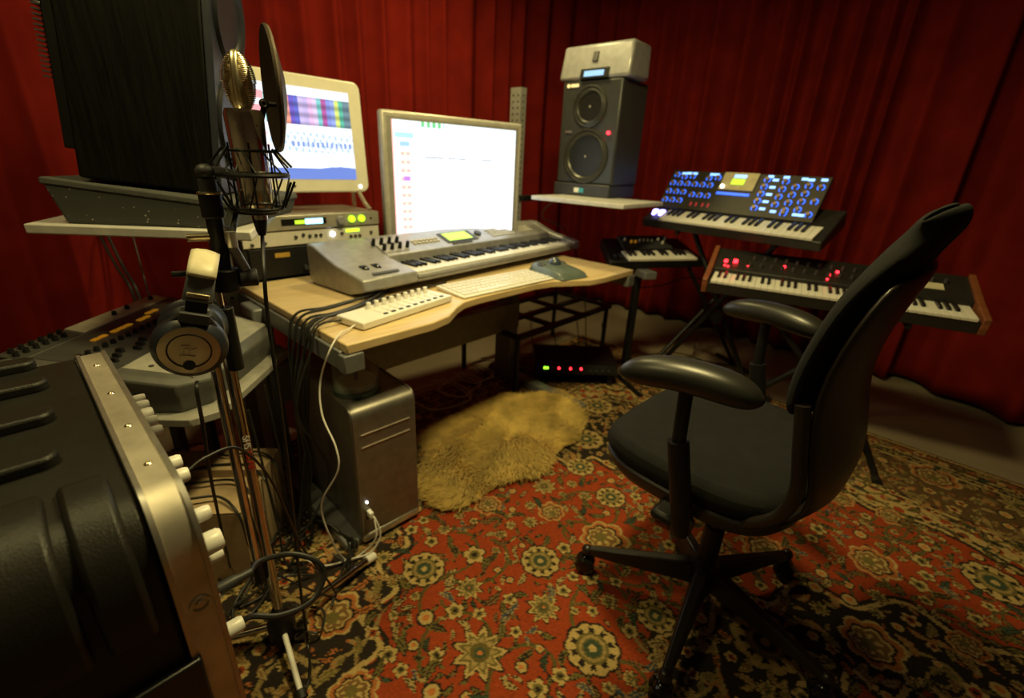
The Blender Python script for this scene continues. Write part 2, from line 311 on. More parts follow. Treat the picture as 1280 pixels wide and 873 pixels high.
# ================================================================== RUG
def make_rug():
    LP, LQ = 3.5, 4.3; st = .0042; nx, ny = int(LP/st), int(LQ/st)
    p = np.linspace(0, LP, nx)[None, :].repeat(ny, 0); q = np.linspace(0, LQ, ny)[:, None].repeat(nx, 1)
    RED = np.array([.27, .042, .012]); DRK = np.array([.022, .016, .012]); CRM = np.array([.40, .28, .11]); OLV = np.array([.13, .10, .03]); TEAL = np.array([.04, .06, .035]); BRN = np.array([.16, .085, .03]); ORG = np.array([.42, .14, .04]); BLUE = np.array([.045, .06, .075])
    C = np.empty((ny, nx, 3)); C[:] = RED
    dm = np.minimum(np.minimum(p, LP-p), np.minimum(q, LQ-q))
    bw = .64+.035*np.sin(p*16)*np.sin(q*16)
    pc, qc = np.abs(p-1.75), np.abs(q-LQ/2)
    ang = np.arctan2(qc, pc)
    # central medallion
    rm = np.hypot(pc/.66, (q-LQ/2-.15)/.72)+.05*np.cos(ang*14)
    reg = np.zeros((ny, nx), int)            # 0 field
    reg[rm < 1] = 1; reg[rm < .62] = 2; reg[rm < .32] = 3
    # corner spandrels
    sp = (1.75-.64-pc)+(LQ/2-.64-qc)
    sp = sp+.05*np.sin((pc-qc)*26)
    reg[sp < .93] = 4
    reg[dm < bw] = 5; reg[dm < .50] = 6; reg[dm < .16] = 7; reg[dm < .10] = 8; reg[dm < .02] = 9
    base = {0: RED, 1: DRK, 2: RED*.9, 3: DRK, 4: DRK, 5: CRM, 6: BRN*.55+DRK*.5, 7: CRM*.8, 8: ORG*.55, 9: RED*.35}
    for k, c in base.items(): C[reg == k] = c
    # guard stripes dashes
    g = (reg == 7)&(np.sin(q*120)*np.sin(p*120) > .1); C[g] = DRK
    g = (reg == 5)&(np.sin(q*70+1)*np.sin(p*70) > .35); C[g] = RED
    e = np.zeros_like(p, bool)
    e[:, 1:] |= reg[:, 1:] != reg[:, :-1]; e[1:, :] |= reg[1:, :] != reg[:-1, :]
    ee = e.copy()
    for _ in range(1): ee[1:] |= ee[:-1]; ee[:, 1:] |= ee[:, :-1]; ee[:-1] |= ee[1:]; ee[:, :-1] |= ee[:, 1:]
    C[ee] = CRM; 
    for sh in ((4, 0), (0, 4), (-4, 0), (0, -4)): C[np.roll(ee, sh, (0, 1)) & ~ee] = DRK
    occ = np.zeros((ny, nx), bool)
    def win(cp_, cq, r):
        i0, i1 = max(0, int((cq-r)/st)), min(ny, int((cq+r)/st)+2); j0, j1 = max(0, int((cp_-r)/st)), min(nx, int((cp_+r)/st)+2)
        return i0, i1, j0, j1
    def rosette(cp_, cq, r, kind, rot, ground):
        i0, i1, j0, j1 = win(cp_, cq, r*1.25)
        if i1-i0 < 3 or j1-j0 < 3: return
        x = (p[i0:i1, j0:j1]-cp_)/r; y = (q[i0:i1, j0:j1]-cq)/r; rr = np.hypot(x, y); t = np.arctan2(y, x)+rot
        S = C[i0:i1, j0:j1]
        if kind == 0:   # round flower: dark rim, cream petals, olive eye
            k = 10; edge = .90+.10*np.abs(np.cos(t*k/2)); pet = .5+.5*np.cos(t*k)
            S[rr < edge*1.1] = DRK if ground == 0 else CRM*.8
            S[rr < edge] = CRM; S[(rr < edge*.88)&(pet < .45)] = DRK
            S[(rr < .62)] = OLV; S[(rr < .5)&(rr > .40)] = CRM*.7; S[rr < .34] = TEAL; S[rr < .15] = CRM
        elif kind == 1: # pointed star
            k = 9; edge = .55+.45*(1-np.abs(((t*k/(2*PI)) % 1)*2-1))
            S[rr < edge*1.12] = DRK; S[rr < edge] = CRM; S[rr < edge*.80] = OLV; S[rr < edge*.62] = CRM*.75; S[rr < .36] = OLV*.8; S[rr < .2] = TEAL; S[rr < .09] = ORG
        elif kind == 2: # small five-petal
            k = 5; edge = .6+.4*np.abs(np.cos(t*k/2))
            S[rr < edge*1.15] = DRK; S[rr < edge] = CRM; S[rr < .5] = RED*.9 if ground else OLV; S[rr < .25] = DRK
        elif kind == 3: # palmette
            k = 7; lobe = .8+.2*np.abs(np.cos(t*k/2)); ed = lobe*(1-.35*np.cos(t)*.6)
            S[rr < ed] = CRM; S[rr < ed*.9] = ORG*.8; S[rr < ed*.74] = DRK; S[rr < ed*.64] = CRM; S[(rr < ed*.55)] = BRN; S[(rr < ed*.42)&(np.sin(t*k) > 0)] = CRM; S[rr < .24] = OLV
        elif kind == 4: # tiny bud
            S[rr < .95] = DRK; S[rr < .72] = CRM; S[rr < .35] = ORG
        occ[i0:i1, j0:j1] |= rr < 1.05
    def leaf(cp_, cq, r, rot, col, rim):
        i0, i1, j0, j1 = win(cp_, cq, r*1.1)
        if i1-i0 < 3 or j1-j0 < 3: return
        x = (p[i0:i1, j0:j1]-cp_)/r; y = (q[i0:i1, j0:j1]-cq)/r
        a = x*math.cos(rot)+y*math.sin(rot); b_ = -x*math.sin(rot)+y*math.cos(rot); b_ = b_-.28*(a*a)
        w_ = .30*(1-np.abs(a)**1.6)*(1+.25*np.cos(a*14)); S = C[i0:i1, j0:j1]
        S[(np.abs(b_) < w_+.10)&(np.abs(a) < 1)] = rim; S[np.abs(b_) < w_] = col; S[(np.abs(b_) < .05)&(np.abs(a) < .8)] = rim
    def vine(c0, rr0, turns, col, th):
        t = np.linspace(0, turns*2*PI, 260); rd = rr0*(1-.75*t/t[-1])
        for a, b_ in zip(c0[0]+rd*np.cos(t), c0[1]+rd*np.sin(t)):
            i, j = int(b_/st), int(a/st)
            if 1 < i < ny-3 and 1 < j < nx-3: C[i-th:i+th, j-th:j+th] = col
    rg = np.random.default_rng(21)
    # scrolling vines first
    for _ in range(230):
        a, b_ = rg.uniform(.1, LP-.1), rg.uniform(.1, LQ-.1); k = reg[int(b_/st), int(a/st)]
        vine((a, b_), rg.uniform(.06, .17), rg.uniform(.5, 1.3)*rg.choice([-1, 1]), {0: OLV*.7, 1: CRM*.6, 4: CRM*.6}.get(k, OLV), 1)
    placed = []
    def ok(a, b_, r): return all((a-x)**2+(b_-y)**2 > (r+rr_)**2 for x, y, rr_ in placed)
    def add(a, b_, r, kind, pad=1.0):
        if not ok(a, b_, r*pad): return False
        k = reg[int(min(b_, LQ-.01)/st), int(min(a, LP-.01)/st)]; rosette(a, b_, r, kind, rg.uniform(0, 6.28), 0 if k in (0, 2) else 1); placed.append((a, b_, r)); return True
    for a, b_, r, k in [(2.123, 1.244, .072, 1), (1.904, 1.438, .070, 0), (1.793, 1.159, .060, 0), (2.077, .935, .062, 0), (1.372, 1.145, .055, 0), (1.602, 1.049, .05, 3), (1.568, 1.233, .085, 3), (1.109, 1.474, .06, 0), (2.06, 1.31, .052, 0), (2.35, .90, .075, 3), (1.0, 1.9, .075, 3), (.80, 2.2, .08, 0), (2.02, 1.08, .042, 1), (1.93, 1.0, .036, 2), (.236, 2.015, .09, 3), (1.35, 1.95, .08, 3), (1.55, 1.75, .08, 0)]: add(a, b_, r, k, .8)
    for _ in range(500):
        a, b_ = rg.uniform(.09, LP-.09), rg.uniform(.09, LQ-.09); k = reg[int(b_/st), int(a/st)]
        if k in (5, 7, 8, 9): continue
        add(a, b_, rg.uniform(.048, .078), int(rg.choice([0, 1, 3, 3, 0])), 1.75)
    for _ in range(9000):
        a, b_ = rg.uniform(.05, LP-.05), rg.uniform(.05, LQ-.05); add(a, b_, rg.uniform(.014, .029), int(rg.choice([2, 2, 1, 4])), 1.45)
    P0 = np.array(placed)
    for _ in range(19000):
        a, b_ = rg.uniform(.03, LP-.03), rg.uniform(.03, LQ-.03); r = rg.uniform(.012, .034)
        if np.any((P0[:, 0]-a)**2+(P0[:, 1]-b_)**2 < (P0[:, 2]*.95+r*.40)**2): continue
        k = reg[int(b_/st), int(a/st)]
        i = rg.integers(0, 10); light = k in (1, 3, 4, 6)
        if light: col, rim = [(CRM*.8, BRN), (ORG*.8, DRK), (OLV, CRM*.6), (CRM*.7, ORG*.7), (BRN, CRM*.7)][i % 5]
        else: col, rim = [(OLV, DRK), (CRM*.8, DRK), (DRK, OLV), (TEAL, DRK), (OLV, DRK), (BRN, DRK), (BLUE, CRM*.7)][i % 7]
        leaf(a, b_, r, rg.uniform(0, 6.28), col, rim)
        P0 = np.vstack([P0, (a, b_, r*.38)])
    nz = rg.normal(1, .10, (ny, nx, 1)); C = np.clip(C*nz, 0, 1)
    z = .011+rg.normal(0, .0007, (ny, nx)); z[0, :] = z[-1, :] = z[:, 0] = z[:, -1] = 0
    # position: corner K, axis p direction (226.3 deg), q direction (-43.7 deg)
    A = R(-43.7); eq = np.array([math.cos(A), math.sin(A)]); ep = np.array([eq[1], -eq[0]])
    # rug corner is the origin
    co = np.stack([p*ep[0]+q*eq[0], p*ep[1]+q*eq[1], z], -1)
    # drop parts of the rug outside the room limits are kept inside by LQ/LP
    o = gridmesh('patterned_rug', co[:, ::-1].reshape(-1, 3), nx, ny, C[:, ::-1].reshape(-1, 3), mat('rug_wool', (1, 1, 1), .95, attr='paint', spec=.15))
    o.location = (.523, 3.185, .001)
    return tag(o, 'large red patterned rug with flowers, under the desk and office chair', 'rug')
make_rug()
RUGZ = .013

# ================================================================== helpers for instruments
def white_keys(parent, x0, x1, y0, y1, z, nw, first=0, h=.012, bh=.010):
    wd = (x1-x0)/nw; p = P(); p.box(.0006, 0, 0, wd-.0006, y1-y0, h); k0 = p.build('white_key', M_keyw, parent, bevel=.0012, loc=(x0, y0, z))
    for i in range(1, nw): cp(k0, (x0+i*wd, y0, z))
    has = [1, 1, 0, 1, 1, 1, 0]; b0 = None; bl = (y1-y0)*.63
    for i in range(nw-1):
        if has[(i+first) % 7]:
            l = (x0+(i+1)*wd-wd*.3, y1-bl, z+h)
            if b0 is None:
                q = P(); q.hexa([(0, 0, -.004), (wd*.6, 0, -.004), (wd*.6, bl, -.004), (0, bl, -.004), (wd*.08, .006, bh), (wd*.52, .006, bh), (wd*.52, bl, bh), (wd*.08, bl, bh)])
                b0 = q.build('black_key', M_keyb, parent, bevel=.001, loc=l)
            else: cp(b0, l)
def rotx(a): return Matrix.Rotation(R(a), 4, 'X')

# ================================================================== DESK
t = thing('studio_desk', 'pale maple studio desk with grey steel frame and speaker posts', 'desk', W(0, 0, RUGZ), 48)
dz = .72-RUGZ
p = P(); poly = [(0, 0), (.28, 0), (.36, .02), (.44, .075), (.50, .105), (.58, .115), (.90, .115), (.99, .10), (1.07, .055), (1.15, .012), (1.24, 0), (1.5, 0), (1.5, .77), (0, .77)]
p.prism(poly, dz-.028, dz); p.build('tabletop', M_maple, t, bevel=.004)
p = P(); p.box(.02, .70, dz-.075, 1.48, .75, dz-.03); p.box(-.012, .02, dz-.078, .03, .77, dz-.022); p.box(1.47, .02, dz-.078, 1.512, .77, dz-.022); p.box(-.014, -.006, dz-.08, .045, .03, dz-.029); p.box(1.455, -.006, dz-.08, 1.514, .03, dz-.029); p.build('frame', M_grey, t, bevel=.003)
p = P(); p.box(-.03, .505, .33, 1.25, .53, .475); p.build('modesty_panel', M_grey, t, bevel=.003)
for u in (-.045, 1.225):
    p = P(); p.box(u, .54, .045, u+.06, .66, dz-.03); p.build('leg', M_grey, t, bevel=.008)
    p = P(); uu = u-.0; p.hexa([(uu, .04, 0), (uu+.065, .04, 0), (uu+.065, .72, 0), (uu, .72, 0), (uu+.004, .04, .028), (uu+.061, .04, .028), (uu+.061, .70, .055), (uu+.004, .70, .055)]); p.build('foot', M_grey, t, bevel=.006)
for u, zt in ((-.055, .985), (1.475, 1.55)):
    p = P().use(mat('post_grey', (.30, .295, .28), .45, .2)); p.box(u, .772, 0, u+.045, .845, zt-RUGZ)
    p.use(M_black)
    for k in range(26 if u > 0 else 10):
        zz = zt-.05-k*.03
        for yy in (.790, .825): p.cyl((u-.001, yy, zz), (u+.0005, yy, zz), .005, 8)
        p.cyl((u+.0225, .7712, zz), (u+.0225, .7725, zz), .005, 8)
    p.build('post', None, t)
# left shelf arm / right shelf arm
p = P(); p.box(-.10, .5, .93, -.055, .84, .965); p.build('shelf_arm', M_grey, t, bevel=.003)
p = P(); p.box(1.50, .74, .965, 1.75, .80, .995); p.box(1.68, .45, .965, 1.73, .80, .995); p.build('shelf_arm', M_black, t, bevel=.003)
# speaker shelves (parts of the desk would move with it)
inv = Matrix.Rotation(-YAW, 4, 'Z') @ Matrix.Translation(-W(0, 0, RUGZ))
def shelf(corners, zt, th):
    p = P(); lo = [tuple(inv @ Vector((x, y, zt-th))) for x, y in corners]; hi = [tuple(inv @ Vector((x, y, zt))) for x, y in corners]
    p.hexa(lo+hi); return p.build('speaker_shelf', M_ltgrey, t, bevel=.003)
shelf([(-1.133, 1.05), (-.631, 1.087), (-.806, 1.558), (-1.31, 1.52)], 1.0, .022)
ra = R(-40.7); rx, ry = math.cos(ra), math.sin(ra); fx, fy = -math.sin(ra)*-1, -math.cos(ra)
c0 = Vector((.063, 2.42, 0)); d = Vector((rx, ry, 0)); bk = Vector((-ry, rx, 0))
cs = [c0, c0+d*.525, c0+d*.525+bk*.40, c0+bk*.40]
shelf([(c.x, c.y) for c in cs], 1.03, .02)

# ================================================================== LEFT SPEAKER + WEDGE
fy0 = R(4); g = thing('foam_isolation_wedge', 'grey speckled foam wedge under the big black loudspeaker', 'speaker pad', (-1.135, 1.075, 1.0), 4)
p = P()
def wedge(p, x0, x1, xb0, xb1, y0, y1, hb, hf):
    p.hexa([(xb0, y0, 0), (xb1, y0, 0), (xb1, y1, 0), (xb0, y1, 0), (x0, y0, hb), (x1, y0, hf), (x1, y1, hf), (x0, y1, hb)])
M_speckle = bpy.data.materials.new('speckled_foam'); M_speckle.use_nodes = True; nt = M_speckle.node_tree; b = nt.nodes['Principled BSDF']
vo = nt.nodes.new('ShaderNodeTexVoronoi'); vo.inputs['Scale'].default_value = 75; tc = nt.nodes.new('ShaderNodeTexCoord'); rr_ = nt.nodes.new('ShaderNodeValToRGB'); rr_.color_ramp.elements[0].position = .10; rr_.color_ramp.elements[1].position = .16
rr_.color_ramp.elements[0].color = (.45, .42, .36, 1); rr_.color_ramp.elements[1].color = (.05, .052, .048, 1)
n = nt.nodes.new('ShaderNodeTexNoise'); n.inputs['Scale'].default_value = 30; mx = nt.nodes.new('ShaderNodeMath'); mx.operation = 'ADD'; ms_ = nt.nodes.new('ShaderNodeMath'); ms_.operation = 'MULTIPLY'; ms_.inputs[1].default_value = .22
nt.links.new(tc.outputs['Object'], vo.inputs['Vector']); nt.links.new(tc.outputs['Object'], n.inputs['Vector']); nt.links.new(n.outputs['Fac'], ms_.inputs[0]); nt.links.new(vo.outputs['Distance'], mx.inputs[0]); nt.links.new(ms_.outputs[0], mx.inputs[1])
sb = nt.nodes.new('ShaderNodeMath'); sb.operation = 'SUBTRACT'; sb.inputs[1].default_value = .10; nt.links.new(mx.outputs[0], sb.inputs[0]); nt.links.new(sb.outputs[0], rr_.inputs[0]); nt.links.new(rr_.outputs[0], b.inputs['Base Color']); b.inputs['Roughness'].default_value = .9
wedge(p, .045, .465, .075, .445, 0, .38, .092, .050); p.build('foam_block', M_speckle, g, bevel=.008)
p = P(); p.hexa([(.041, -.002, .088), (.468, -.002, .046), (.468, .382, .046), (.041, .382, .088), (.043, 0, .104), (.466, 0, .062), (.466, .38, .062), (.043, .38, .104)]); p.build('top_board', M_foam, g, bevel=.004)
s = thing('studio_monitor_speaker', 'big black wood grained loudspeaker on a foam wedge, cut by the top of the photo', 'speaker', (-1.085, 1.075, 1.104), 13)
tilt = P(); TM = Matrix.Translation((.075, 0, .001)) @ Matrix.Rotation(R(6.2), 4, 'Y') @ Matrix.Diagonal((.80, 1, 1, 1)); SH = .66
p = P(); p.X = TM; p.box(0, .0, .0, .345, .25, SH); p.build('cabinet', M_ash, s, bevel=.006)
p = P(); p.X = TM; p.prism([(.345, .0), (.362, .012), (.362, .238), (.345, .25)], .0, SH); p.build('front_baffle', mat('baffle_blue_black', (.018, .020, .03), .35), s, bevel=.004)
p = P(); p.X = TM; p.box(-.03, .012, .06, .0, .235, SH-.02); hp = p.build('amplifier_panel', M_black, s, bevel=.002)
p = P(); p.X = TM
for k in range(46): zz = .20+k*.0095; p.box(-.045, .004, zz, -.03, .246, zz+.003)
p.build('heat_sink', M_dark, hp)
for zc, rc in ((.17, .095), (.40, .085)):
    p = P(); p.X = TM; p.lathe([(rc+.014, 0), (rc+.012, .010), (rc, .012), (rc-.012, .004), (.035, -.03), (.03, -.02), (.0, -.012)], (.363, .125, zc), (1, 0, 0), 36); p.build('driver', mat('dark_cone', (.012, .013, .018), .4), s)
p = P(); p.X = TM; p.lathe([(.045, .0), (.04, .004), (.03, -.015), (.0, -.01)], (.363, .125, .56), (1, 0, 0)); p.build('tweeter', mat('dark_cone', (.012, .013, .018), .4), s)
p = P(); p.X = TM; p.tube([(-.05, .06, .405), (-.09, .06, .425), (-.135, .06, .415), (-.15, .06, .39), (-.125, .06, .365), (-.075, .06, .355)], .0045); p.build('power_plug_lead', M_rubber, s)
p = P(); p.X = TM; p.cyl((-.09, .06, .362), (-.048, .06, .335), .010); p.build('plug', M_alu, s)

# ================================================================== RIGHT SPEAKER + CONSOLE ON TOP
s = thing('monitor_speaker', 'dark two-cone loudspeaker with red light on the shelf right of the monitors', 'speaker', (.19, 2.65, 1.031), -40.7)
# local: x along front, -y faces camera
p = P(); p.box(0, 0, .0, .345, .27, .062); pd = p.build('foot_pad', M_dark, s, bevel=.006)
p = P(); p.box(.135, -.003, .017, .165, .001, .04); p.build('pad_badge', M_white, pd, bevel=.001)
p = P(); p.box(.165, -.003, .017, .195, .001, .04); p.build('pad_badge', mat('cyan_badge', (.05, .35, .5), .4), pd, bevel=.001)
p = P(); p.box(.008, .008, .062, .352, .27, .545); p.build('cabinet', mat('speaker_charcoal', (.035, .037, .037), .42), s, bevel=.010)
for zc, rc, r1 in ((.195, .118, .135), (.425, .085, .10)):
    p = P(); p.lathe([(r1, .0), (r1-.004, .008), (rc+.004, .010), (rc, .004), (rc-.012, .008), (rc-.022, -.002), (.03, -.035), (.026, -.026), (.014, -.018), (0, -.016)], (.18, .008, zc), (0, -1, 0), 40)
    d_ = p.build('driver', M_cone, s)
    p = P(); p.ball((.18, .022, zc), .016, 14); p.build('dust_cap', mat('cap', (.25, .24, .2), .3), d_)
p = P(); p.cyl((.305, .008, .305), (.305, -.002, .305), .008, 14); p.build('power_light', M_led_r, s)
p = P(); p.box(.045, .003, .305, .085, .009, .317); p.build('badge', M_alu, s)
p = P(); p.cyl((.045, .008, .522), (.045, .002, .522), .009, 14); p.box(.060, .003, .515, .105, .009, .529); p.build('logo_plate', mat('lit_logo', (.8, .7, .4), .4, emit=(1, .8, .4), es=.5), s)
s = thing('desktop_controller', 'silver box with small blue display standing on top of the dark speaker', 'audio unit', (.19-.018*rx, 2.65-.018*ry, 1.031+.546), -40.7)
p = P(); p.prism([(0, 0), (.395, 0), (.395, .155), (.0, .155)], 0, .0) if False else p.hexa([(0, .0, 0), (.40, .0, 0), (.40, .20, 0), (0, .20, 0), (.005, .03, .155), (.395, .03, .155), (.395, .20, .155), (.005, .20, .155)]); p.build('housing', M_silver, s, bevel=.014)
p = P(); p.hexa([(.13, -.006, .0), (.29, -.006, .0), (.29, .02, .0), (.13, .02, .0), (.13, .002, .045), (.29, .002, .045), (.29, .02, .045), (.13, .02, .045)]); fr = p.build('display_frame', M_black, s, bevel=.002)
p = P(); p.hexa([(.155, -.008, .010), (.265, -.008, .010), (.265, .01, .010), (.155, .01, .010), (.155, -.003, .034), (.265, -.003, .034), (.265, .01, .034), (.155, .01, .034)]); p.build('display', M_lcdb, fr)
p = P(); p.hexa([(.185, .006, .075), (.215, .006, .075), (.215, .02, .075), (.185, .02, .075), (.185, .018, .118), (.215, .018, .118), (.215, .03, .118), (.185, .03, .118)]); p.build('button_block', M_dark, s, bevel=.002)

# ================================================================== RACK CABINET WITH UNITS
t = thing('equipment_rack', 'black rack cabinet behind the left end of the desk', 'rack', W(.03, .79, 0), 48)
p = P(); p.box(0, 0, .68, .02, .36, .955); p.box(.54, 0, .68, .56, .36, .955); p.box(.02, .34, .68, .54, .36, .955); p.box(.02, 0, .68, .54, .34, .715); p.box(.02, .02, .94, .54, .34, .955); p.build('cabinet', M_black, t, bevel=.003)
for x in (.0, .53):
    for y in (.0, .33): p = P(); p.box(x, y, 0, x+.03, y+.03, .68); p.build('leg', M_black, t, bevel=.002)
for x in (.02, .525):
    p = P(); p.box(x, .0, .72, x+.015, .012, .94); p.build('rack_rail', M_grey, t)
U = thing('rack_unit', 'black rack unit with an amber label below the pale one', 'audio unit', W(.05, .79, .724), 48, None)
p = P(); p.box(0, -.006, 0, .52, .30, .115); p.build('housing', M_black, U, bevel=.003)
p = P(); p.box(.09, -.009, .078, .145, -.005, .095); p.build('amber_label', mat('amberl', (.5, .3, .05), .5), U)
p = P(); p.cyl((.28, -.03, .07), (.28, -.006, .07), .012); p.cyl((.20, -.02, .03), (.20, -.006, .03), .009); p.build('knob', M_dark, U)
p = P(); p.box(.265, -.03, .0, .292, -.007, .115); p.build('front_handle', M_offwhite, U, bevel=.004)
U = thing('rack_preamp', 'pale rack unit with tiny knobs and green meter under the silver one', 'audio unit', W(.035, .785, .845), 48)
p = P(); p.box(0, -.004, 0, .555, .0, .054); fpn = p.build('front_panel', M_offwhite, U, bevel=.002)
p = P(); p.box(.03, 0, .003, .52, .28, .052); p.build('housing', M_dark, U)
p = P(); p.cyl((.34, -.010, .030), (.34, -.004, .030), .008); p.build('lamp', M_led_w, U)
p = P(); p.box(.40, -.006, .034, .46, -.003, .044); p.build('meter', mat('greenm', (.2, .5, 0), .4, emit=(.5, 1, .02), es=3, var=0), U)
k0 = None
for x, zz in ((.03, .045), (.03, .012), (.075, .015), (.19, .03), (.22, .036), (.245, .03), (.27, .03), (.29, .03), (.42, .015), (.44, .015), (.46, .015), (.515, .025), (.38, .03)):
    if k0 is None: p = P(); p.cyl((0, 0, 0), (0, -.007, 0), .006, 12); k0 = p.build('knob', M_dark, U, loc=(x, -.004, zz))
    else: cp(k0, (x, -.004, zz))
U = thing('rack_processor', 'silver rack unit with a bright blue display and two green dials', 'audio unit', W(.10, .785, .902), 48)
p = P(); p.box(0, -.012, 0, .49, .30, .056); p.build('housing', mat('champagne', (.42, .40, .34), .4, .4), U, bevel=.004)
p = P(); p.box(.075, -.014, .018, .25, -.011, .042); fr = p.build('display_frame', M_blackgloss, U)
p = P(); p.box(.165, -.016, .020, .235, -.0135, .040); p.build('display', mat('bluelcd', (.1, .3, .8), .3, emit=(.35, .8, 1), es=3, var=0), fr)
p = P(); p.box(.125, -.016, .022, .163, -.0135, .036); p.build('display_symbols', M_lcd, fr)
p = P(); p.cyl((.31, -.03, .028), (.31, -.012, .028), .017, 24); p.build('knob', M_silver, U, bevel=.002)
for x in (.36, .405): p = P(); p.cyl((x, -.020, .030), (x, -.012, .030), .014, 20); p.build('green_dial', mat('gdial', (.3, .5, 0), .4, emit=(.5, 1, .02), es=1.6, var=0), U)
for x in (.45, .015): p = P(); p.cyl((x, -.014, .028), (x, -.012, .028), .005, 12); p.build('screw', M_black, U)

# ================================================================== WHITE-FRAMED DISPLAY
t = thing('white_monitor', 'white framed display with coloured track view, on the rack behind the microphone', 'monitor', W(.0, .865, .958), 46)
# local frame: x right, -y to viewer
def rrect(x0, z0, x1, z1, r, n=6):
    pts = []
    for cx, cz, a0 in ((x1-r, z0+r, -90), (x1-r, z1-r, 0), (x0+r, z1-r, 90), (x0+r, z0+r, 180)):
        for i in range(n+1): a = R(a0+90*i/n); pts.append((cx+r*math.cos(a), cz+r*math.sin(a)))
    return pts
TM = Matrix.Translation((0, 0, .075)) @ rotx(-4)
p = P(); p.X = TM; p.prism(rrect(-.03, .0, .585, .42, .03), -.02, .025, 'y'); p.build('bezel', mat('milky_bezel', (.80, .77, .66), .3, var=.03), t, bevel=.006)
def scr1(U_, V_):
    # V 0 bottom .. 1 top
    c = np.ones(U_.shape+(3,))*np.array([.85, .90, 1.0])
    def put(m, col): c[m] = col
    put((V_ < .12), (.12, .2, .55)); put((V_ < .12+.025*np.sin(U_*9)) , (.14, .22, .6))
    cols = [(.12, .55, .5), (.10, .12, .5), (.45, .15, .6), (.95, .3, .2), (.95, .35, .25), (.15, .1, .55), (.12, .14, .6), (.6, .5, .85), (.55, .45, .8), (.8, .5, .8), (.75, .6, .9), (.2, .6, .6), (.45, .1, .35), (.25, .3, .75), (.3, .4, .8), (.7, .8, .2), (.1, .5, .35), (.15, .25, .3)]
    m = (V_ > .60)&(V_ < .90)&(U_ > .36)
    idx = np.clip(((U_-.36)/.62*len(cols)).astype(int), 0, len(cols)-1); cc = np.array(cols)[idx]; c[m] = (cc*(.75+.25*np.sin(V_*60)[..., None]))[m]
    put((V_ > .68)&(V_ < .95)&(U_ < .36)&(np.sin(V_*45) > -.2), (1, .35, .38))
    m = (V_ > .30)&(V_ < .52)&(np.sin(U_*130)*np.sin(V_*50+U_*7) > .25); put(m&(U_ > .36), (.45, .6, .85)); put(m&(U_ < .36), (1, .6, .6))
    m = (V_ > .36)&(V_ < .42)&(U_ > .5)&(np.sin(U_*170) > 0); put(m, (.2, .3, .6))
    return c
SCR = mat('display_glow', (0, 0, 0), .3, attr='paint', eattr=True, es=1.35)
M_scrframe = mat('screen_border', (.05, .05, .05), .3)
pp = [TM @ Vector(q) for q in ((.02, -.0215, .05), (.53, -.0215, .05), (.02, -.0215, .375))]
painted('screen', t, pp[0], pp[1]-pp[0], pp[2]-pp[0], 240, 160, scr1, SCR)
p = P(); p.X = TM; p.cyl((.27, -.022, .024), (.27, -.020, .024), .006, 12); p.build('badge', M_dark, t)
p = P(); p.X = TM; p.cyl((.545, -.022, .022), (.545, -.020, .022), .006, 12); p.build('power_light', M_led_w, t)
for x in (.0, .505):
    p = P(); p.tube([(x+.03, -.01, .085), (x+.045, -.04, .03), (x+.055, -.06, .008)], .009, 8); p.tube([(x+.03, .03, .10), (x+.055, .08, .05), (x+.065, .10, .008)], .009, 8); p.build('clear_leg', mat('clear_leg', (.80, .76, .62), .12, trans=.7, var=0), t)

# ================================================================== SILVER MONITOR
t = thing('silver_monitor', 'wide silver aluminium monitor with a glaring white screen behind the keyboard', 'monitor', W(.615, .755, .7205), 38)
p = P(); p.box(0, 0, .085, .735, .045, .640); p.build('bezel', mat('bezel_alu', (.55, .53, .48), .4, .25), t, bevel=.010)
p = P(); p.box(.022, -.0008, .11, .712, .002, .618); p.build('screen_border', mat('sb', (.30, .29, .27), .4), t)
def scr2(U_, V_):
    c = np.ones(U_.shape+(3,)); c[:] = (.92, .97, 1.0)
    c[(U_ > .03)&(U_ < .10)] = (1, .93, .88)
    c[(V_ > .87)] = (.80, .92, .97); c[(V_ > .955)&(U_ > .2)&(U_ < .38)&(np.sin(U_*150) > -.3)] = (.15, .5, .2); c[(V_ > .925)&(V_ < .935)&(U_ > .2)&(U_ < .45)] = (.4, .6, .65)
    c[(V_ > .86)&(V_ < .90)&(U_ > .02)&(U_ < .15)] = (.35, .6, .8); c[(V_ > .79)&(V_ < .83)&(U_ > .05)&(U_ < .12)] = (.3, .5, .75)
    m = (U_ > .05)&(U_ < .13)&(V_ < .76)&(np.sin(V_*88) > .1); c[m] = (1, .42, .38); c[m&(np.sin(U_*160) > .4)] = (1, .75, .5)
    c[(U_ > .07)&(U_ < .12)&(V_ > .50)&(V_ < .54)] = (.45, .2, .8)
    c[(U_ < .012)] = (1, .5, .45)
    m = (np.abs(V_-.705) < .006)&(((U_ > .23)&(U_ < .38))|((U_ > .41)&(U_ < .47))|((U_ > .495)&(U_ < .555))|((U_ > .66)&(U_ < .675))|((U_ > .69)&(U_ < .79))); c[m] = (.03, .04, .08)
    return c
painted('screen', t, (.044, -.0014, .122), (.650, 0, 0), (0, 0, .484), 330, 240, scr2, mat('display_glow_bright', (0, 0, 0), .3, attr='paint', eattr=True, es=1.65))
p = P(); p.tube([(.3, .05, .33), (.3, .10, .2), (.3, .13, .006)], .02); p.box(.15, .03, .0, .58, .20, .008); p.build('stand', M_alu, t)

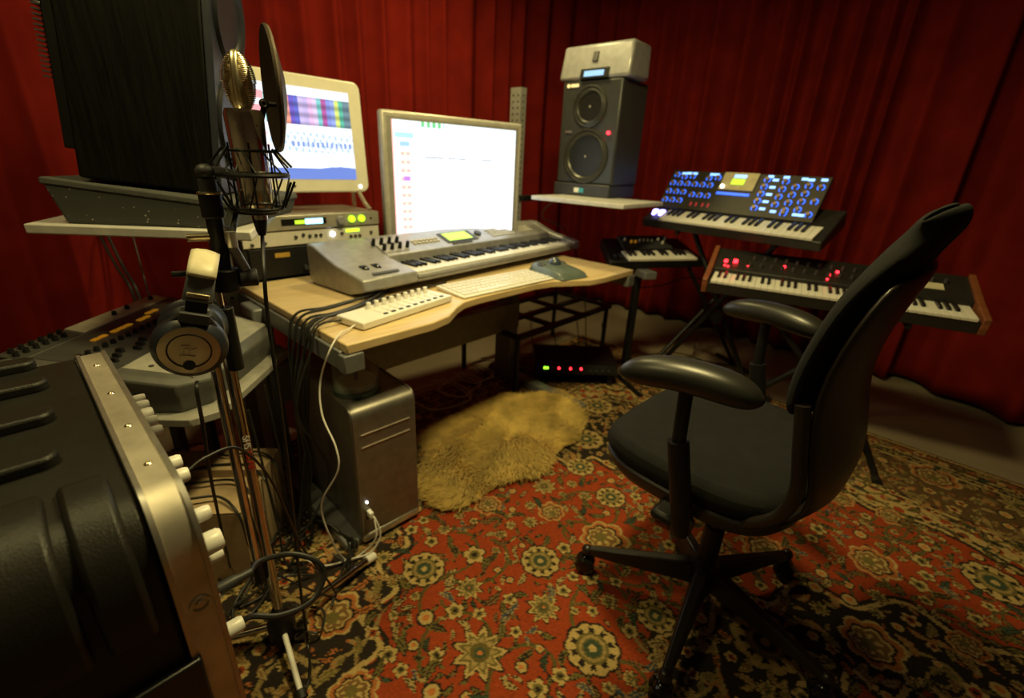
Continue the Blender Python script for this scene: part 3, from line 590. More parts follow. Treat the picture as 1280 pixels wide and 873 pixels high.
# ================================================================== WORKSTATION KEYBOARD
t = thing('workstation_keyboard', 'large silver keyboard synthesizer with lcd panel lying on the desk before the monitors', 'synthesizer', W(.235, .315, .7205), 52.3)
L_, D_ = 1.40, .345
prof = [(.085, .004), (.30, .0), (D_, .012), (D_, .148), (.30, .146), (.165, .098), (.0, .070), (-.004, .030)]
p = P(); p.prism(prof, 0, .235, 'x'); cb = p.build('control_cheek', M_silver, t, bevel=.006)
prof2 = [(.095, .004), (.30, .0), (D_, .012), (D_, .148), (.30, .146), (.172, .100), (.168, .052), (.0, .052), (-.004, .030)]
p = P(); p.prism(prof2, .235, 1.345, 'x'); p.build('body', M_silver, t, bevel=.004)
p = P(); p.prism(prof, 1.345, L_, 'x'); p.build('end_cheek', M_silver, t, bevel=.008)
p = P(); p.box(.235, -.006, .045, 1.345, .010, .058); p.build('key_slip', M_silver, t, bevel=.002)
white_keys(t, .24, 1.34, .010, .160, .054, 45, 2)
sl = math.atan2(.048, .13)
def onp(x, y): return (x, y, .100+(y-.172)*math.tan(sl)*.98)
# lcd
Mx = Matrix.Translation((0, .172, .1015)) @ Matrix.Rotation(sl*.97, 4, 'X')
p = P(); p.X = Mx; p.box(.585, .030, -.002, .785, .115, .003); fr = p.build('display_frame', M_dark, t, bevel=.002)
p = P(); p.X = Mx; p.box(.605, .042, .002, .755, .105, .0045); p.build('display', M_lcd, fr)
p = P(); p.X = Mx; p.box(.235, .02, -.002, .36, .12, .0015); p.build('knob_panel', mat('kp', (.35, .34, .36), .4), t)
k0 = None
for j in range(2):
    for i in range(4):
        l = Mx @ Vector((.225+i*.038+j*.02, .085-j*.045, .001))
        if k0 is None: p = P(); p.cone((0, 0, 0), (0, -.006, .026), .0085, .0065, 14); k0 = p.build('control_knob', M_black, t, loc=l)
        else: cp(k0, l)
b0 = None
for x0, nx_, y0, ny_, m in ((.41, 7, .055, 2, M_panelpale), (.83, 1, 0, 0, None), (.90, 8, .035, 4, M_offwhite), (1.12, 6, .045, 3, M_offwhite), (.60, 6, .012, 1, M_dark)):
    if m is None: continue
    f0 = None
    for j in range(ny_):
        for i in range(nx_):
            l = Mx @ Vector((x0+i*.022, y0+j*.02, .001))
            if f0 is None: p = P(); p.X = Matrix.Rotation(sl, 4, 'X'); p.box(0, 0, -.002, .015, .009, .003); f0 = p.build('button', m, t, loc=l, bevel=.0008)
            else: cp(f0, l)
p = P(); p.X = Mx; p.cyl((.82, .075, 0), (.82, .075, .010), .019, 24); p.build('data_wheel', M_dark, t, bevel=.002)
for x in (.075, .125):
    p = P(); p.lathe([(.0, -.011), (.034, -.011), (.036, -.006), (.036, .006), (.034, .011), (0, .011)], (x, .105, .060), (1, 0, 0), 30); p.build('bend_wheel', M_blackgloss, t)
p = P(); p.hexa([(.06, .022, .076), (.17, .022, .076), (.17, .034, .080), (.06, .034, .080), (.06, .022, .079), (.17, .022, .079), (.17, .034, .083), (.06, .034, .083)]); p.build('ribbon_strip', M_dark, t)
text('MOTIF', .016, M_dark, 'lettering', t, Matrix.Translation((.12, .245, .1275)) @ Matrix.Rotation(sl, 4, 'X')) if False else None

# ================================================================== SMALL DESK THINGS
t = thing('knob_controller', 'small white control surface with a row of white knobs at the desk front', 'controller', W(.085, .062, .7205), 58)
p = P(); p.box(0, 0, .002, .385, .118, .024); p.build('housing', M_white, t, bevel=.004)
k0 = s0 = k1 = None
for i in range(9):
    x = .10+i*.031
    l = (x, .092, .024)
    if k0 is None: p = P(); p.cone((0, 0, 0), (0, 0, .020), .0085, .007, 16); k0 = p.build('knob', M_white, t, loc=l, bevel=.001)
    else: cp(k0, l)
    for j, yy in enumerate((.064, .042)):
        l = (x, yy, .024)
        if s0 is None: p = P(); p.box(-.003, -.009, 0, .003, .009, .001); p.use(M_offwhite); s0 = p.build('slider', M_dark, t, loc=l)
        else: cp(s0, l)
    l = (x, .018, .024)
    if k1 is None: p = P(); p.box(-.007, -.005, 0, .007, .005, .003); k1 = p.build('button', M_dark, t, loc=l, bevel=.001)
    else: cp(k1, l)
t = thing('computer_keyboard', 'slim white computer keyboard at the desk front edge', 'keyboard', W(.515, .125, .7205), 46.5)
p = P(); p.hexa([(0, 0, .001), (.50, 0, .001), (.50, .165, .001), (0, .165, .001), (0, 0, .008), (.50, 0, .008), (.50, .165, .016), (0, .165, .016)]); p.build('housing', M_white, t, bevel=.003)
k0 = None
for j in range(5):
    zz = .0085+(.014+j*.029)*.05
    xs = [.012+i*.0235 for i in range(14)]+[.352+i*.0235 for i in range(6)]
    if j == 0: xs = [.012, .0355, .059]+[.28, .303, .326]+[.352+i*.0235 for i in range(6)]
    for x in xs:
        l = (x, .014+j*.029, zz)
        if k0 is None: p = P(); p.hexa([(0, 0, 0), (.020, 0, 0), (.020, .024, 0), (0, .024, 0), (.002, .002, .005), (.018, .002, .005), (.018, .022, .005), (.002, .022, .005)]); k0 = p.build('key_cap', M_white, t, loc=l)
        else: cp(k0, l)
p = P(); p.hexa([(.083, .014, .009), (.277, .014, .009), (.277, .038, .010), (.083, .038, .010), (.085, .016, .014), (.275, .016, .014), (.275, .036, .015), (.085, .036, .015)]); p.build('space_bar', M_white, t)
t = thing('trackball', 'dark green grey trackball on the right of the white computer keyboard', 'trackball', W(1.12, .165, .7205), 38)
p = P(); rows = []
for i in range(15):
    a = i/14; row = []
    for j in range(19):
        b_ = j/18; x = (b_-.5)*.18*(1-.10*abs(2*a-1)**3); y = (a-.45)*.25*(1-.10*abs(2*b_-1)**3)
        h = .042*(1-abs(2*b_-1)**4)**.5*(1-abs(2*a-1)**5)**.5*(.5+.6*a)+.006
        if i in (0, 14) or j in (0, 18): h = .002
        row.append((x, y, h))
    rows.append(row)
p.grid(rows); n0 = len(p.v); p.add([(x, y, 0) for row in rows for x, y, _ in row], [(i*19+j, (i+1)*19+j, (i+1)*19+j+1, i*19+j+1) for i in range(14) for j in range(18)])
p.build('housing', mat('trackball_green', (.10, .13, .12), .3), t)
p = P(); p.ball((0, .035, .040), .030, 24); p.build('ball', mat('tb_blue', (.05, .07, .10), .15, coat=.5), t)
for x in (-.06, .06):
    p = P(); p.ball((x, .055, .034), .02, 12, (.8, 1.6, .5)); p.build('button', M_dark, t)

# ================================================================== COMPUTER TOWER + DISC TUB
t = thing('computer_tower', 'grey aluminium computer tower standing under the desk corner', 'computer', (-.443, 1.111, RUGZ), 44.7)
def towprof(y0, y1, z0, z1, r, n=6):
    return rrect(y0, z0, y1, z1, r, n)
p = P(); p.prism(towprof(0, .475, .012, .492, .032, 7), .0, .206, 'x'); p.build('shell', M_tower, t, bevel=.002)
for x in (-.003, .203):
    p = P(); p.prism(towprof(.004, .471, .0, .496, .03, 7), x, x+.006, 'x'); p.build('side_panel', M_tower, t, bevel=.001)
p = P(); p.box(.022, -.0025, .405, .184, .002, .4075); p.box(.022, -.0025, .362, .184, .002, .3645); p.build('drive_slot', mat('slot_edge', (.75, .70, .6), .3, .6), t)
p = P(); p.box(.0, -.004, .012, .206, .02, .042); p.build('front_lip', mat('lip', (.6, .57, .5), .3, .8), t, bevel=.008)
p = P(); p.cyl((.022, -.003, .165), (.022, .001, .165), .0035, 12); p.build('power_light', M_led_w, t)
p = P(); p.box(.016, -.002, .10, .032, .001, .135); p.build('port_panel', M_dark, t)
t = thing('disc_tub', 'clear round disc tub on top of the computer tower', 'disc tub', (-.443+.077*math.cos(R(44.7))-.12*math.sin(R(44.7)), 1.111+.077*math.sin(R(44.7))+.12*math.cos(R(44.7)), RUGZ+.4925), 0)
p = P(); p.lathe([(0, 0), (.068, 0), (.070, .004), (.070, .016), (.0, .016)], n=40); p.build('base', mat('tub_base', (.06, .09, .07), .4), t)
p = P()
for k in range(7): p.lathe([(.008, .0165+k*.0026), (.060, .0165+k*.0026), (.060, .0185+k*.0026), (.008, .0185+k*.0026)], n=36)
p.build('discs', mat('discs', (.40, .44, .34), .25, .3), t)
p = P(); p.cone((0, 0, .016), (0, 0, .075), .008, .006); p.build('spindle', M_dark, t)
p = P(); p.lathe([(.068, .012), (.068, .085), (.060, .092), (.022, .092), (.018, .100), (0, .100)], n=40); o = p.build('cover', mat('smoky_clear', (.60, .62, .55), .12, alpha=.22, var=0), t)
# ================================================================== camera-ray helper: point at depth t seen at photo pixel (u, v)
_p, _r = R(PITCH), R(ROLL); _fw = Vector((0, math.cos(_p), -math.sin(_p))); _rt0 = Vector((1, 0, 0)); _up0 = _rt0.cross(_fw)
_up = _up0*math.cos(_r)+_rt0*math.sin(_r); _rt = _rt0*math.cos(_r)-_up0*math.sin(_r)
def PT(u, v, t): return Vector((0, 0, CAM_H))+(_rt*((u-640)/569.)-_up*((v-426.5)/569.)+_fw)*t
def FL(u, v, z=RUGZ+.004):
    d = _rt*((u-640)/569.)-_up*((v-426.5)/569.)+_fw; return Vector((0, 0, CAM_H))+d*((z-CAM_H)/d.z)

# ================================================================== MICROPHONE STAND
S = Vector((-.545, .796, 0)); t = thing('microphone_stand', 'chrome tripod microphone stand in front of the computer tower', 'stand', (S.x, S.y, RUGZ))
vr = Vector((.83, .56, 0)).normalized()     # across the view
p = P(); p.lathe([(.0, .02), (.026, .02), (.032, .03), (.032, .075), (.024, .10), (.014, .12), (0, .12)]); p.build('leg_hub', M_black, t)
LEGS = [(Vector((-.395, 1.06, 0))-S, M_chromew, .013), (Vector((-.735, .765, 0))-S, M_chromew, .012), (Vector((-.435, .655, 0))-S, M_white, .008)]
for dd, m, rr in LEGS:
    p = P(); p.tube([dd*.10+Vector((0, 0, .06)), dd*.93+Vector((0, 0, .022))], rr*.8, 12, smooth=1); lg = p.build('leg', m, t)
    p = P(); p.tube([dd*.90+Vector((0, 0, .024)), dd+Vector((0, 0, .017))], .013, 12, smooth=1); p.build('leg_tip', M_white if dd.y > 0 else M_rubber, lg)
p = P(); p.cyl((0, 0, .10), (0, 0, .93), .0105, 20); p.build('main_tube', M_chromew, t)
o2 = -vr*.0235; sx = vr*.020
p = P(); p.cyl((o2.x, o2.y, .27), (o2.x, o2.y, .92), .0095, 20); p.build('boom_tube', M_chrome, t)
p = P(); p.cyl((o2.x, o2.y, .225), (o2.x, o2.y, .285), .0125); p.build('boom_end_cap', M_black, t)
p = P(); p.cyl((.012, 0, .77), (.012, 0, .895), .014, 18); p.build('grip_sleeve', M_black, t, bevel=.002)
p = P(); p.cyl(sx+Vector((0, 0, .925)), sx+Vector((0, 0, .965)), .0235, 24); p.build('clamp_collar', M_black, t, bevel=.003)
p = P(); p.cyl(sx+Vector((0, 0, .94)), sx+Vector((0, 0, 1.085)), .0135, 20); p.build('upper_tube', M_black, t)
p = P(); p.cyl(sx+Vector((0, 0, 1.055)), sx+Vector((0, 0, 1.095)), .0175, 24); p.build('locking_collar', M_black, t, bevel=.002)
p = P(); p.ring(tuple(sx+Vector((0, 0, 1.096))), (0, 0, 1), .017, .0022); p.build('collar_ring', M_brass, t)
sd = vr*.020; vd = Vector((-.56, .83, 0))
p = P(); a_ = sd+vr*.022+Vector((0, 0, .945)); p.cyl(a_, a_+vr*.03, .016, 20); p.build('knob', M_dark, t, bevel=.002)
p = P(); a_ = sd+vr*.014+Vector((0, 0, 1.02)); b_ = a_+Vector((0, 0, -.06))+vr*.02; p.tube([a_+Vector((0, 0, .02)), a_, b_], .009, 10); p.cyl(a_-vr*.004, a_+vr*.008, .013, 16); p.build('hinge_plate', M_silver, t)
p = P(); a_ = sd+Vector((0, 0, 1.022)); p.cyl(a_-vr*.012, a_-vr*.045, .0065, 14); p.build('thumb_screw', M_brass, t)
hk = sd+Vector((0, 0, .968))
p = P(); p.tube([hk, hk-vr*.05-vd*.03, hk-vr*.075-vd*.03], .005); p.build('side_bar', M_black, t)
# swivel joint
j = sd+Vector((0, 0, 1.118)); p = P(); p.ball(tuple(j+Vector((0, 0, .012))), .0145, 16, (1.1, 1, .9)); p.cyl(tuple(j-Vector((0, 0, .03))), tuple(j), .014); p.tube([j+Vector((0, 0, .012)), j+vr*.02+Vector((0, 0, .012)), j+vr*.045+Vector((0, 0, .006))], .009); p.build('swivel_joint', M_dark, t)
tm = Matrix.Translation((0, 0, .56)) @ Matrix(((0, vr.x, -vd.x, 0), (0, vr.y, -vd.y, 0), (-1, 0, 0, 0), (0, 0, 0, 1)))
off = Vector((vr.x, vr.y, 0))*.002-vd*.0108
text('SHS', .019, mat('white_print', (.8, .8, .75), .5), 'white_lettering', t, Matrix.Translation(off+Vector((0, 0, .045))) @ tm)
text('GEAR', .019, mat('red_print', (.5, .02, .02), .5), 'red_lettering', t, Matrix.Translation(off) @ tm)

# ================================================================== MICROPHONE + SHOCK MOUNT
Mc = PT(314, 205, .795); Mx_, My_ = Mc.x, Mc.y
mz = lambda v: None
Z = lambda y: 1.241-(y-140)*.00129
t = thing('condenser_microphone', 'chrome studio microphone with ribbed round grille held in a shock mount', 'microphone', (Mx_, My_, Z(265)), 0)
zb = Z(265); H_ = Z(140)-zb
p = P(); p.lathe([(0, 0), (.024, 0), (.0265, .004), (.0275, .05), (.0285, .10), (.0305, H_-.006), (.0275, H_+.002), (.020, H_+.002), (0, H_-.001)], n=48); p.build('body', mat('mic_chrome', (.78, .74, .66), .14, .96, var=.03), t)
for a_ in (-.0, 1.2): 
    d_ = (-vd)*math.cos(a_*.5-.25)+vr*math.sin(a_-.6)
p = P()
for s_ in (-1, 1):
    q = (-vd*.026+vr*.016*s_); p.cyl((q.x, q.y, H_-.022), (q.x*1.08, q.y*1.08, H_-.022), .0016, 10)
p.build('screw', M_brass, t)
# head: local axes: spine plane spanned by z and e_s
es_ = (-vd*.9-vr*.25).normalized(); et = Vector((es_.y, -es_.x, 0))*-1
hc = H_+.042; ah = .045; rw = .026; rt_ = .019
p = P(); nR = 30
for k in range(nR):
    zz = -ah*.93+2*ah*.93*k/(nR-1); f = math.sqrt(max(.02, 1-(zz/ah)**2))
    if zz < 0: f = max(f*.94, .45)
    p.tube([Vector((0, 0, hc+zz))+es_*math.cos(a)*rt_*f+et*math.sin(a)*rw*f for a in np.linspace(0, 2*PI, 28, endpoint=False)], .00085, 5, True, 1)
p.build('grille', M_brass, t)
p = P(); rows = []
for k in range(33):
    a = -PI*.5+2*PI*k/32
    zz = ah*math.sin(a); f = math.cos(a)
    c_ = Vector((0, 0, hc+zz))+es_*f*rt_*1.02
    n_ = (Vector((0, 0, math.sin(a)*rt_))+es_*f*ah).normalized()
    wd = .0055
    rows.append([tuple(c_-et*wd), tuple(c_-et*wd*.5+n_*.0014), tuple(c_+n_*.0018), tuple(c_+et*wd*.5+n_*.0014), tuple(c_+et*wd)])
p.grid(rows); p.build('grille_spine', mat('spine_gold', (.85, .76, .52), .34, 1), t, solid=.001)
p = P(); p.lathe([(0, -.044), (.012, -.040), (.018, -.025), (.0205, 0), (.018, .022), (.010, .036), (0, .041)], (0, 0, hc), (0, 0, 1), 24); p.build('inner_mesh', mat('mesh_dark', (.42, .34, .18), .55, .7), t)
p = P(); p.lathe([(0, -.045), (.006, -.045), (.0085, -.038), (.0125, -.016), (.0125, -.0)], n=24); xl = p.build('plug_boot', M_black, t)
p = P(); p.cyl((0, 0, -.016), (0, 0, .0), .0135, 24); p.build('plug_collar', M_chromew, t)
t = thing('shock_mount', 'black wire shock mount around the chrome microphone', 'microphone mount', (Mx_, My_, Z(265)))
zu, zm, zl = Z(188)-zb, Z(218)-zb, Z(262)-zb
p = P(); p.ring((0, 0, zu), (0, 0, 1), .037, .0024); p.build('upper_ring', M_black, t)
p = P(); p.ring((0, 0, zm), (0, 0, 1), .056, .0038); p.build('outer_ring', M_black, t)
p = P(); p.ring((0, 0, zl), (0, 0, 1), .042, .0032); p.ring((0, 0, zl-.006), (0, 0, 1), .031, .004); p.build('lower_ring', M_black, t)
p = P()
for k in range(4):
    a = k*PI/2+.5; c1, s1 = math.cos(a), math.sin(a)
    p.cyl((.031*c1, .031*s1, zu+.012), (.031*c1, .031*s1, zl-.006), .0018, 8)
p.build('cage_rods', M_black, t)
p = P()
for k in range(8):
    a = k*PI/4+.2; a2 = a+PI/8
    p.cyl((.038*math.cos(a), .038*math.sin(a), zu), (.058*math.cos(a2), .058*math.sin(a2), zm+.004), .0016, 6)
    p.cyl((.043*math.cos(a), .043*math.sin(a), zl), (.058*math.cos(a2), .058*math.sin(a2), zm-.004), .0016, 6)
p.build('elastic_cords', M_rubber, t)
for a in (.25, .6, 2.6, 3.3):
    c1 = vr*math.cos(a)-vd*math.sin(a)
    for z0, z1, r0, r1 in ((zu+.004, zm+.014, .040, .064), (zl, zm-.010, .044, .066)):
        p = P(); p.cyl(tuple(c1*r0+Vector((0, 0, z0))), tuple(c1*r1+Vector((0, 0, z1))), .0022, 8); p.build('spring_arm', M_black, t)

jw = S+Vector((0, 0, RUGZ))+j+vr*.045+Vector((0, 0, .006)); base = Vector((Mx_, My_, zb))
e_ = jw-base; ee_ = Vector((e_.x, e_.y, 0)).normalized()*.056
p = P(); p.tube([e_, Vector((ee_.x, ee_.y, zm))], .006, 10, smooth=1); p.build('mount_arm', M_black, t)

# ================================================================== POP FILTER
pc_ = PT(342, 114, .80); vdir = Vector((pc_.x, pc_.y, 0)).normalized(); perp = Vector((vdir.y, -vdir.x, 0)); nrm = (perp*math.cos(R(-7))-vdir*math.sin(R(-7))); nrm = (nrm+Vector((0, 0, .0))).normalized()
t = thing('pop_filter', 'round dark metal pop filter seen nearly edge-on beside the microphone', 'pop filter', pc_)
p = P(); p.lathe([(0, .013), (.04, .011), (.07, .004), (.090, -.004), (.098, -.007), (.100, -.003), (.098, .001), (.090, .003), (.07, .008), (.04, .015), (0, .017)], (0, 0, 0), tuple(nrm), 56); p.build('disc', M_grille, t)
kn = PT(330, 130, .80)-pc_
p = P(); p.cyl(kn-vdir*.010, kn+vdir*.010, .008, 18); p.cyl(kn, kn+perp*.02, .004); kb_ = p.build('knob', M_dark, t, bevel=.001)
p = P(); p.ring(tuple(kn-vdir*.011), tuple(vdir), .0045, .0012, 20, 6); p.build('knob_ring', M_alu, kb_)
pts = [PT(330, 132, .80), PT(326, 152, .81), PT(316, 185, .86), PT(304, 215, .87), PT(299, 250, .84), PT(293, 278, .80), PT(290, 296, .775)]
p = P(); p.tube([q-pc_ for q in pts], .0048, 12); p.build('gooseneck', M_black, t)
cl = PT(290, 300, .772)-pc_; p = P(); p.cyl(cl+Vector((0, 0, -.012)), cl+Vector((0, 0, .014)), .008, 16); p.build('clamp', M_alu, t)

# ================================================================== HEADPHONES
C1 = PT(237, 438, .715); hv = Vector((C1.x, C1.y, 0)).normalized(); hr = Vector((hv.y, -hv.x, 0)); hang = math.degrees(math.atan2(hr.y, hr.x))
t = thing('headphones', 'black headphones with metal ear cup hanging on the microphone stand', 'headphones', C1, hang+6); t.rotation_euler = (0, R(17), R(hang-7)); t.scale = (.92, .92, .92); t.rotation_mode = 'XYZ'
def cup(y, s_):
    TMh = Matrix.Translation((0, y, 0)) @ rotx(8*s_)
    p = P(); p.X = TMh; p.lathe([(0, .0), (.030, .0), (.044, -.002), (.0455, -.004), (.0545, .004), (.0565, .012), (.0565, .022), (.050, .030), (.048, .050), (.040, .056), (.024, .050), (0, .05)], (0, 0, 0), (0, s_, 0), 48); c = p.build('ear_cup', M_navy, t)
    p = P(); p.X = TMh; p.lathe([(0, -.0045), (.044, -.0035), (.0455, -.003), (.0455, .001), (0, .001)], (0, 0, 0), (0, s_, 0), 48); pl = p.build('metal_plate', mat('spun_bronze', (.66, .52, .32), .35, .5, var=.2, nscale=5), c)
    p = P(); p.X = TMh; p.ring((0, -.0045*s_, 0), (0, 1, 0), .0315, .0012, 48, 6); p.build('plate_groove', M_black, pl)
    return c, pl, TMh
c1, pl1, TMh = cup(0, 1)
p = P(); p.X = TMh
for a in ((-.012, -.002, .001, .0005), (-.012, -.010, .010, -.0075), (-.012, .009, .010, .0115)): p.box(a[0], -.0062, a[1] if a[1] < a[3] else a[3], a[2] if False else max(a[2], a[0]+.003), -.0048, max(a[1], a[3])) if False else None
for x0, z0, x1, z1 in ((-.0125, -.010, -.0095, .011), (-.0125, .0085, .0, .011), (-.0125, -.010, .009, -.0075), (-.007, -.005, -.001, .006)): p.box(x0, -.0062, z0, x1, -.0048, z1)
p.prism([(.0, .002), (.009, .009), (.009, -.005), (.004, -.004)], -.0062, -.0048, 'y'); p.build('logo', mat('logo_pale', (.7, .62, .42), .4, .2), pl1)
p = P(); p.X = TMh; p.cyl((.003, -.0062, -.027), (.003, -.003, -.027), .009, 20); p.build('tuning_port', M_black, pl1)
zt = .172; yb = .115
p = P(); p.box(-.022, -.010, .050, .022, .022, .068); p.tube([(-.018, .0, .062), (-.030, .008, .045), (-.046, .012, .02)], .005); p.tube([(.018, .0, .062), (.030, .008, .045), (.046, .012, .02)], .005); p.build('yoke_hinge', M_dark, t, bevel=.004)
p = P(); p.box(-.016, .000, .066, .016, .014, .092); p.build('slider', M_black, t, bevel=.003)
p = P(); p.hexa([(-.022, -.003, .086), (.022, -.003, .086), (.022, .018, .086), (-.022, .018, .086), (-.020, .006, .132), (.020, .006, .132), (.020, .022, .132), (-.020, .022, .132)]); sa = p.build('band_arm', mat('slate_plastic', (.10, .11, .12), .4), t, bevel=.004)
p = P(); p.box(-.016, -.0025, .094, .016, .002, .101); p.build('name_plate', mat('plate_pale', (.6, .5, .3), .4, .3), sa, bevel=.001)
text('ULTRASONE', .0052, M_dark, 'name_lettering', sa, Matrix.Translation((0, -.0029, .0975)) @ rotx(90))
# band arch
rows = []
for k in range(17):
    a = PI*k/16; y = yb/2+.012-(yb/2+.004)*math.cos(a)*1.0; zz = .128+.024*math.sin(a)
    nrm_y, nrm_z = -math.cos(a), math.sin(a)
    rows.append([(x, y+nrm_y*.006*(1-abs(x)/.03), zz+nrm_z*.006*(1-(x/.024)**2)) for x in (-.020, -.012, 0, .012, .020)])
p = P(); p.grid(rows); p.build('headband', mat('cream_leather', (.66, .60, .42), .45), t, solid=.008)
p = P(); p.hexa([(-.020, yb-.002, .086), (.020, yb-.002, .086), (.020, yb+.016, .086), (-.020, yb+.016, .086), (-.020, yb+.004, .132), (.020, yb+.004, .132), (.020, yb+.020, .132), (-.020, yb+.020, .132)]); p.box(-.02, yb, .052, .02, yb+.022, .088); p.build('band_arm', M_dark, t, bevel=.004)
c2, _, _ = cup(yb+.02, -1)

# ================================================================== RACK CASE (foreground)
t = thing('rack_case', 'big black moulded rack case with scratched steel rim and white knobs, lower left foreground', 'rack case', (-.32, .371, RUGZ), 138)
CW, CD, CH = .57, .56, .84-RUGZ
def rr2(x0, z0, x1, z1, r): return rrect(x0, z0, x1, z1, r, 8)
p = P(); p.prism(rr2(.0, .02, CW, CH, .06), .04, CD, 'y'); p.build('shell', M_case, t, bevel=.004)
# steel rim: hollow rounded ring extruded
def ringprism(p, out, inn, y0, y1):
    n = len(out); vs = [(a, y0, b) for a, b in out]+[(a, y0, b) for a, b in inn]+[(a, y1, b) for a, b in out]+[(a, y1, b) for a, b in inn]; fs = []
    for i in range(n):
        k = (i+1) % n; fs += [(i, k, n+k, n+i), (2*n+i, 3*n+i, 3*n+k, 2*n+k), (i, 2*n+i, 2*n+k, k), (n+i, n+k, 3*n+k, 3*n+i)]
    p.add(vs, fs)
p = P(); ringprism(p, rr2(-.003, .017, CW+.003, CH+.003, .062), rr2(.045, .06, CW-.045, CH-.045, .02), 0, .038); rim = p.build('steel_rim', M_steel, t, bevel=.0025)
p = P(); ringprism(p, rr2(-.0055, .0145, CW+.0055, CH+.0055, .064), rr2(.0, .02, CW, CH, .06), .0, .005); ringprism(p, rr2(-.0055, .0145, CW+.0055, CH+.0055, .064), rr2(.0, .02, CW, CH, .06), .033, .038); p.build('rim_bead', M_alu, rim)
r0 = None
for x in (.10, .21, .33, .46):
    if r0 is None: p = P(); p.lathe([(0, .0024), (.003, .0016), (.0045, 0), (0, 0)], n=12); r0 = p.build('rivet', M_brass, rim, loc=(x, .019, CH+.003))
    else: cp(r0, (x, .019, CH+.003))
p = P(); p.ring((-.004, .018, .70), (1, 0, 0), .009, .0015, 24); p.cyl((-.006, .018, .70), (-.002, .018, .70), .004); p.build('handle_stud', M_steel, rim)
# moulded ribs on the top
k0 = None
for x, y0 in ((.045, .135), (.165, .085), (.285, .080), (.405, .078), (.505, .085)):
    p = P(); p.prism(rrect(x, y0, x+.036, CD-.02, .017, 5), CH-.002, CH+.014); p.build('moulded_rib', M_case, t, bevel=.004)
for y0, y1 in ((.055, .095), (.105, .19), (.20, .30), (.31, .52)):
    p = P(); q = [(a, b) for a, b in rr2(-.006, .014, CW+.006, CH+.006, .075)]
    cx0 = [(a, b) for a, b in q if a < .09 and b > CH-.10]
    inner = [(.03, CH-.12), (.10, CH-.03)]
    poly = [(-.014, CH-.13)]+[(-.014+.085-.085*math.cos(R(a)), CH+.010-.085+.085*math.sin(R(a))) for a in range(0, 91, 10)]+[(.105, CH+.010), (.12, CH-.02), (.02, CH-.12)]
    p.prism(poly[::-1], y0, y1, 'y'); p.build('corner_guard', M_case, t, bevel=.006)
for zc, y0 in ((.60, .075), (.52, .10), (.44, .12)):
    p = P(); p.X = Matrix.Translation((0, 0, zc)); p.prism(rrect(y0, -.014, CD-.02, .014, .013, 4), -.014, .002, 'x'); p.build('moulded_rib', M_case, t, bevel=.004)
p = P(); p.hexa([(-.012, .03, .50), (.01, .03, .50), (.01, .30, .50), (-.012, .30, .50), (-.012, .03, .632), (.01, .03, .632), (.01, .30, .632), (-.012, .30, .632)]); p.build('latch', mat('latch_black', (.008, .008, .008), .35), t, bevel=.003)
# front panels
zz = CH-.05; pan = []
for k, hh in enumerate((.095, .050, .095, .095, .140, .09, .09)):
    p = P(); p.box(.046, .000, zz-hh+.002, CW-.046, .03, zz); pan.append((p.build('panel', [M_dark, M_black, M_dark, M_black, M_dark, M_black, M_dark][k], t, bevel=.0015), zz-hh/2)); zz -= hh
def kloc(px, v): return None
kn0 = {}
def cknob(s_, z_, r_):
    z_ -= RUGZ
    if r_ not in kn0: p = P(); p.lathe([(r_*.9, 0), (r_, .004), (r_*.95, .026), (r_*.8, .030), (0, .030)], (0, 0, 0), (0, -1, 0), 20); kn0[r_] = p.build('white_knob', M_white, t, loc=(s_, -.002, z_))
    else: cp(kn0[r_], (s_, -.002, z_))
for s_, z_, r_ in ((.485, .755, .0085), (.458, .752, .0105), (.432, .748, .0105), (.402, .745, .0105), (.372, .740, .0105), (.265, .735, .0115), (.228, .732, .0115), (.135, .722, .0105), (.100, .700, .0155), (.120, .660, .0095), (.095, .545, .0115)): cknob(s_, z_, r_)

# ================================================================== MIXER AND ITS TABLE
t = thing('side_table', 'low grey board table holding the mixing desk', 'table', (-.765, .99, 0), 93)
ZT = .555
p = P(); p.prism([(-.03, .02), (.02, -.03), (.42, -.03), (.47, .02), (.60, .52), (-.03, .52)], ZT-.022, ZT); p.build('table_top', mat('grey_board', (.30, .29, .26), .5), t, bevel=.003)
for x, y in ((-.02, .24), (.44, .30), (.0, .46), (.50, .46)): p = P(); p.box(x, y, 0, x+.035, y+.035, ZT-.022); p.build('leg', M_dark, t, bevel=.003)
t = thing('mixing_desk', 'dark grey mixing desk with amber buttons behind the hanging headphones', 'mixer', (-.765, .99, ZT), 93)
def mx(a, b): return (.0-.03*b/.44+(.445+.11*b/.44+.03*b/.44)*a, b)   # a across 0..1, b depth 0..0.46
out = [(.05, 0), (.40, 0), (.445, .045), (.555, .40), (.52, .46), (-.0, .46), (-.03, .42), (-.01, .05)]
def zs(y): return .085+y*.14
p = P(); n_ = len(out)
ins = [(x+(.25-x)*.06, y+(.23-y)*.06) for x, y in out]
vs = [(x+(.25-x)*.05, y+(.23-y)*.05, 0) for x, y in out]+[(x, y, .045+y*.10) for x, y in out]+[(x, y, zs(y)-.012) for x, y in out]+[(x, y, zs(y)) for x, y in ins]
fs = [tuple(range(n_))[::-1], tuple(range(3*n_, 4*n_))]+[(l*n_+i, l*n_+(i+1) % n_, (l+1)*n_+(i+1) % n_, (l+1)*n_+i) for l in range(3) for i in range(n_)]
p.add(vs, fs); p.build('housing', mat('mixer_grey', (.085, .085, .078), .5), t, bevel=.004)
def slab(name, a0, b0, a1, b1, m, h=.0015, parent=None):
    p = P(); c = [mx(a0, b0), mx(a1, b0), mx(a1, b1), mx(a0, b1)]
    p.hexa([(x, y, zs(y)-.002) for x, y in c]+[(x, y, zs(y)+h) for x, y in c]); return p.build(name, m, parent or t)
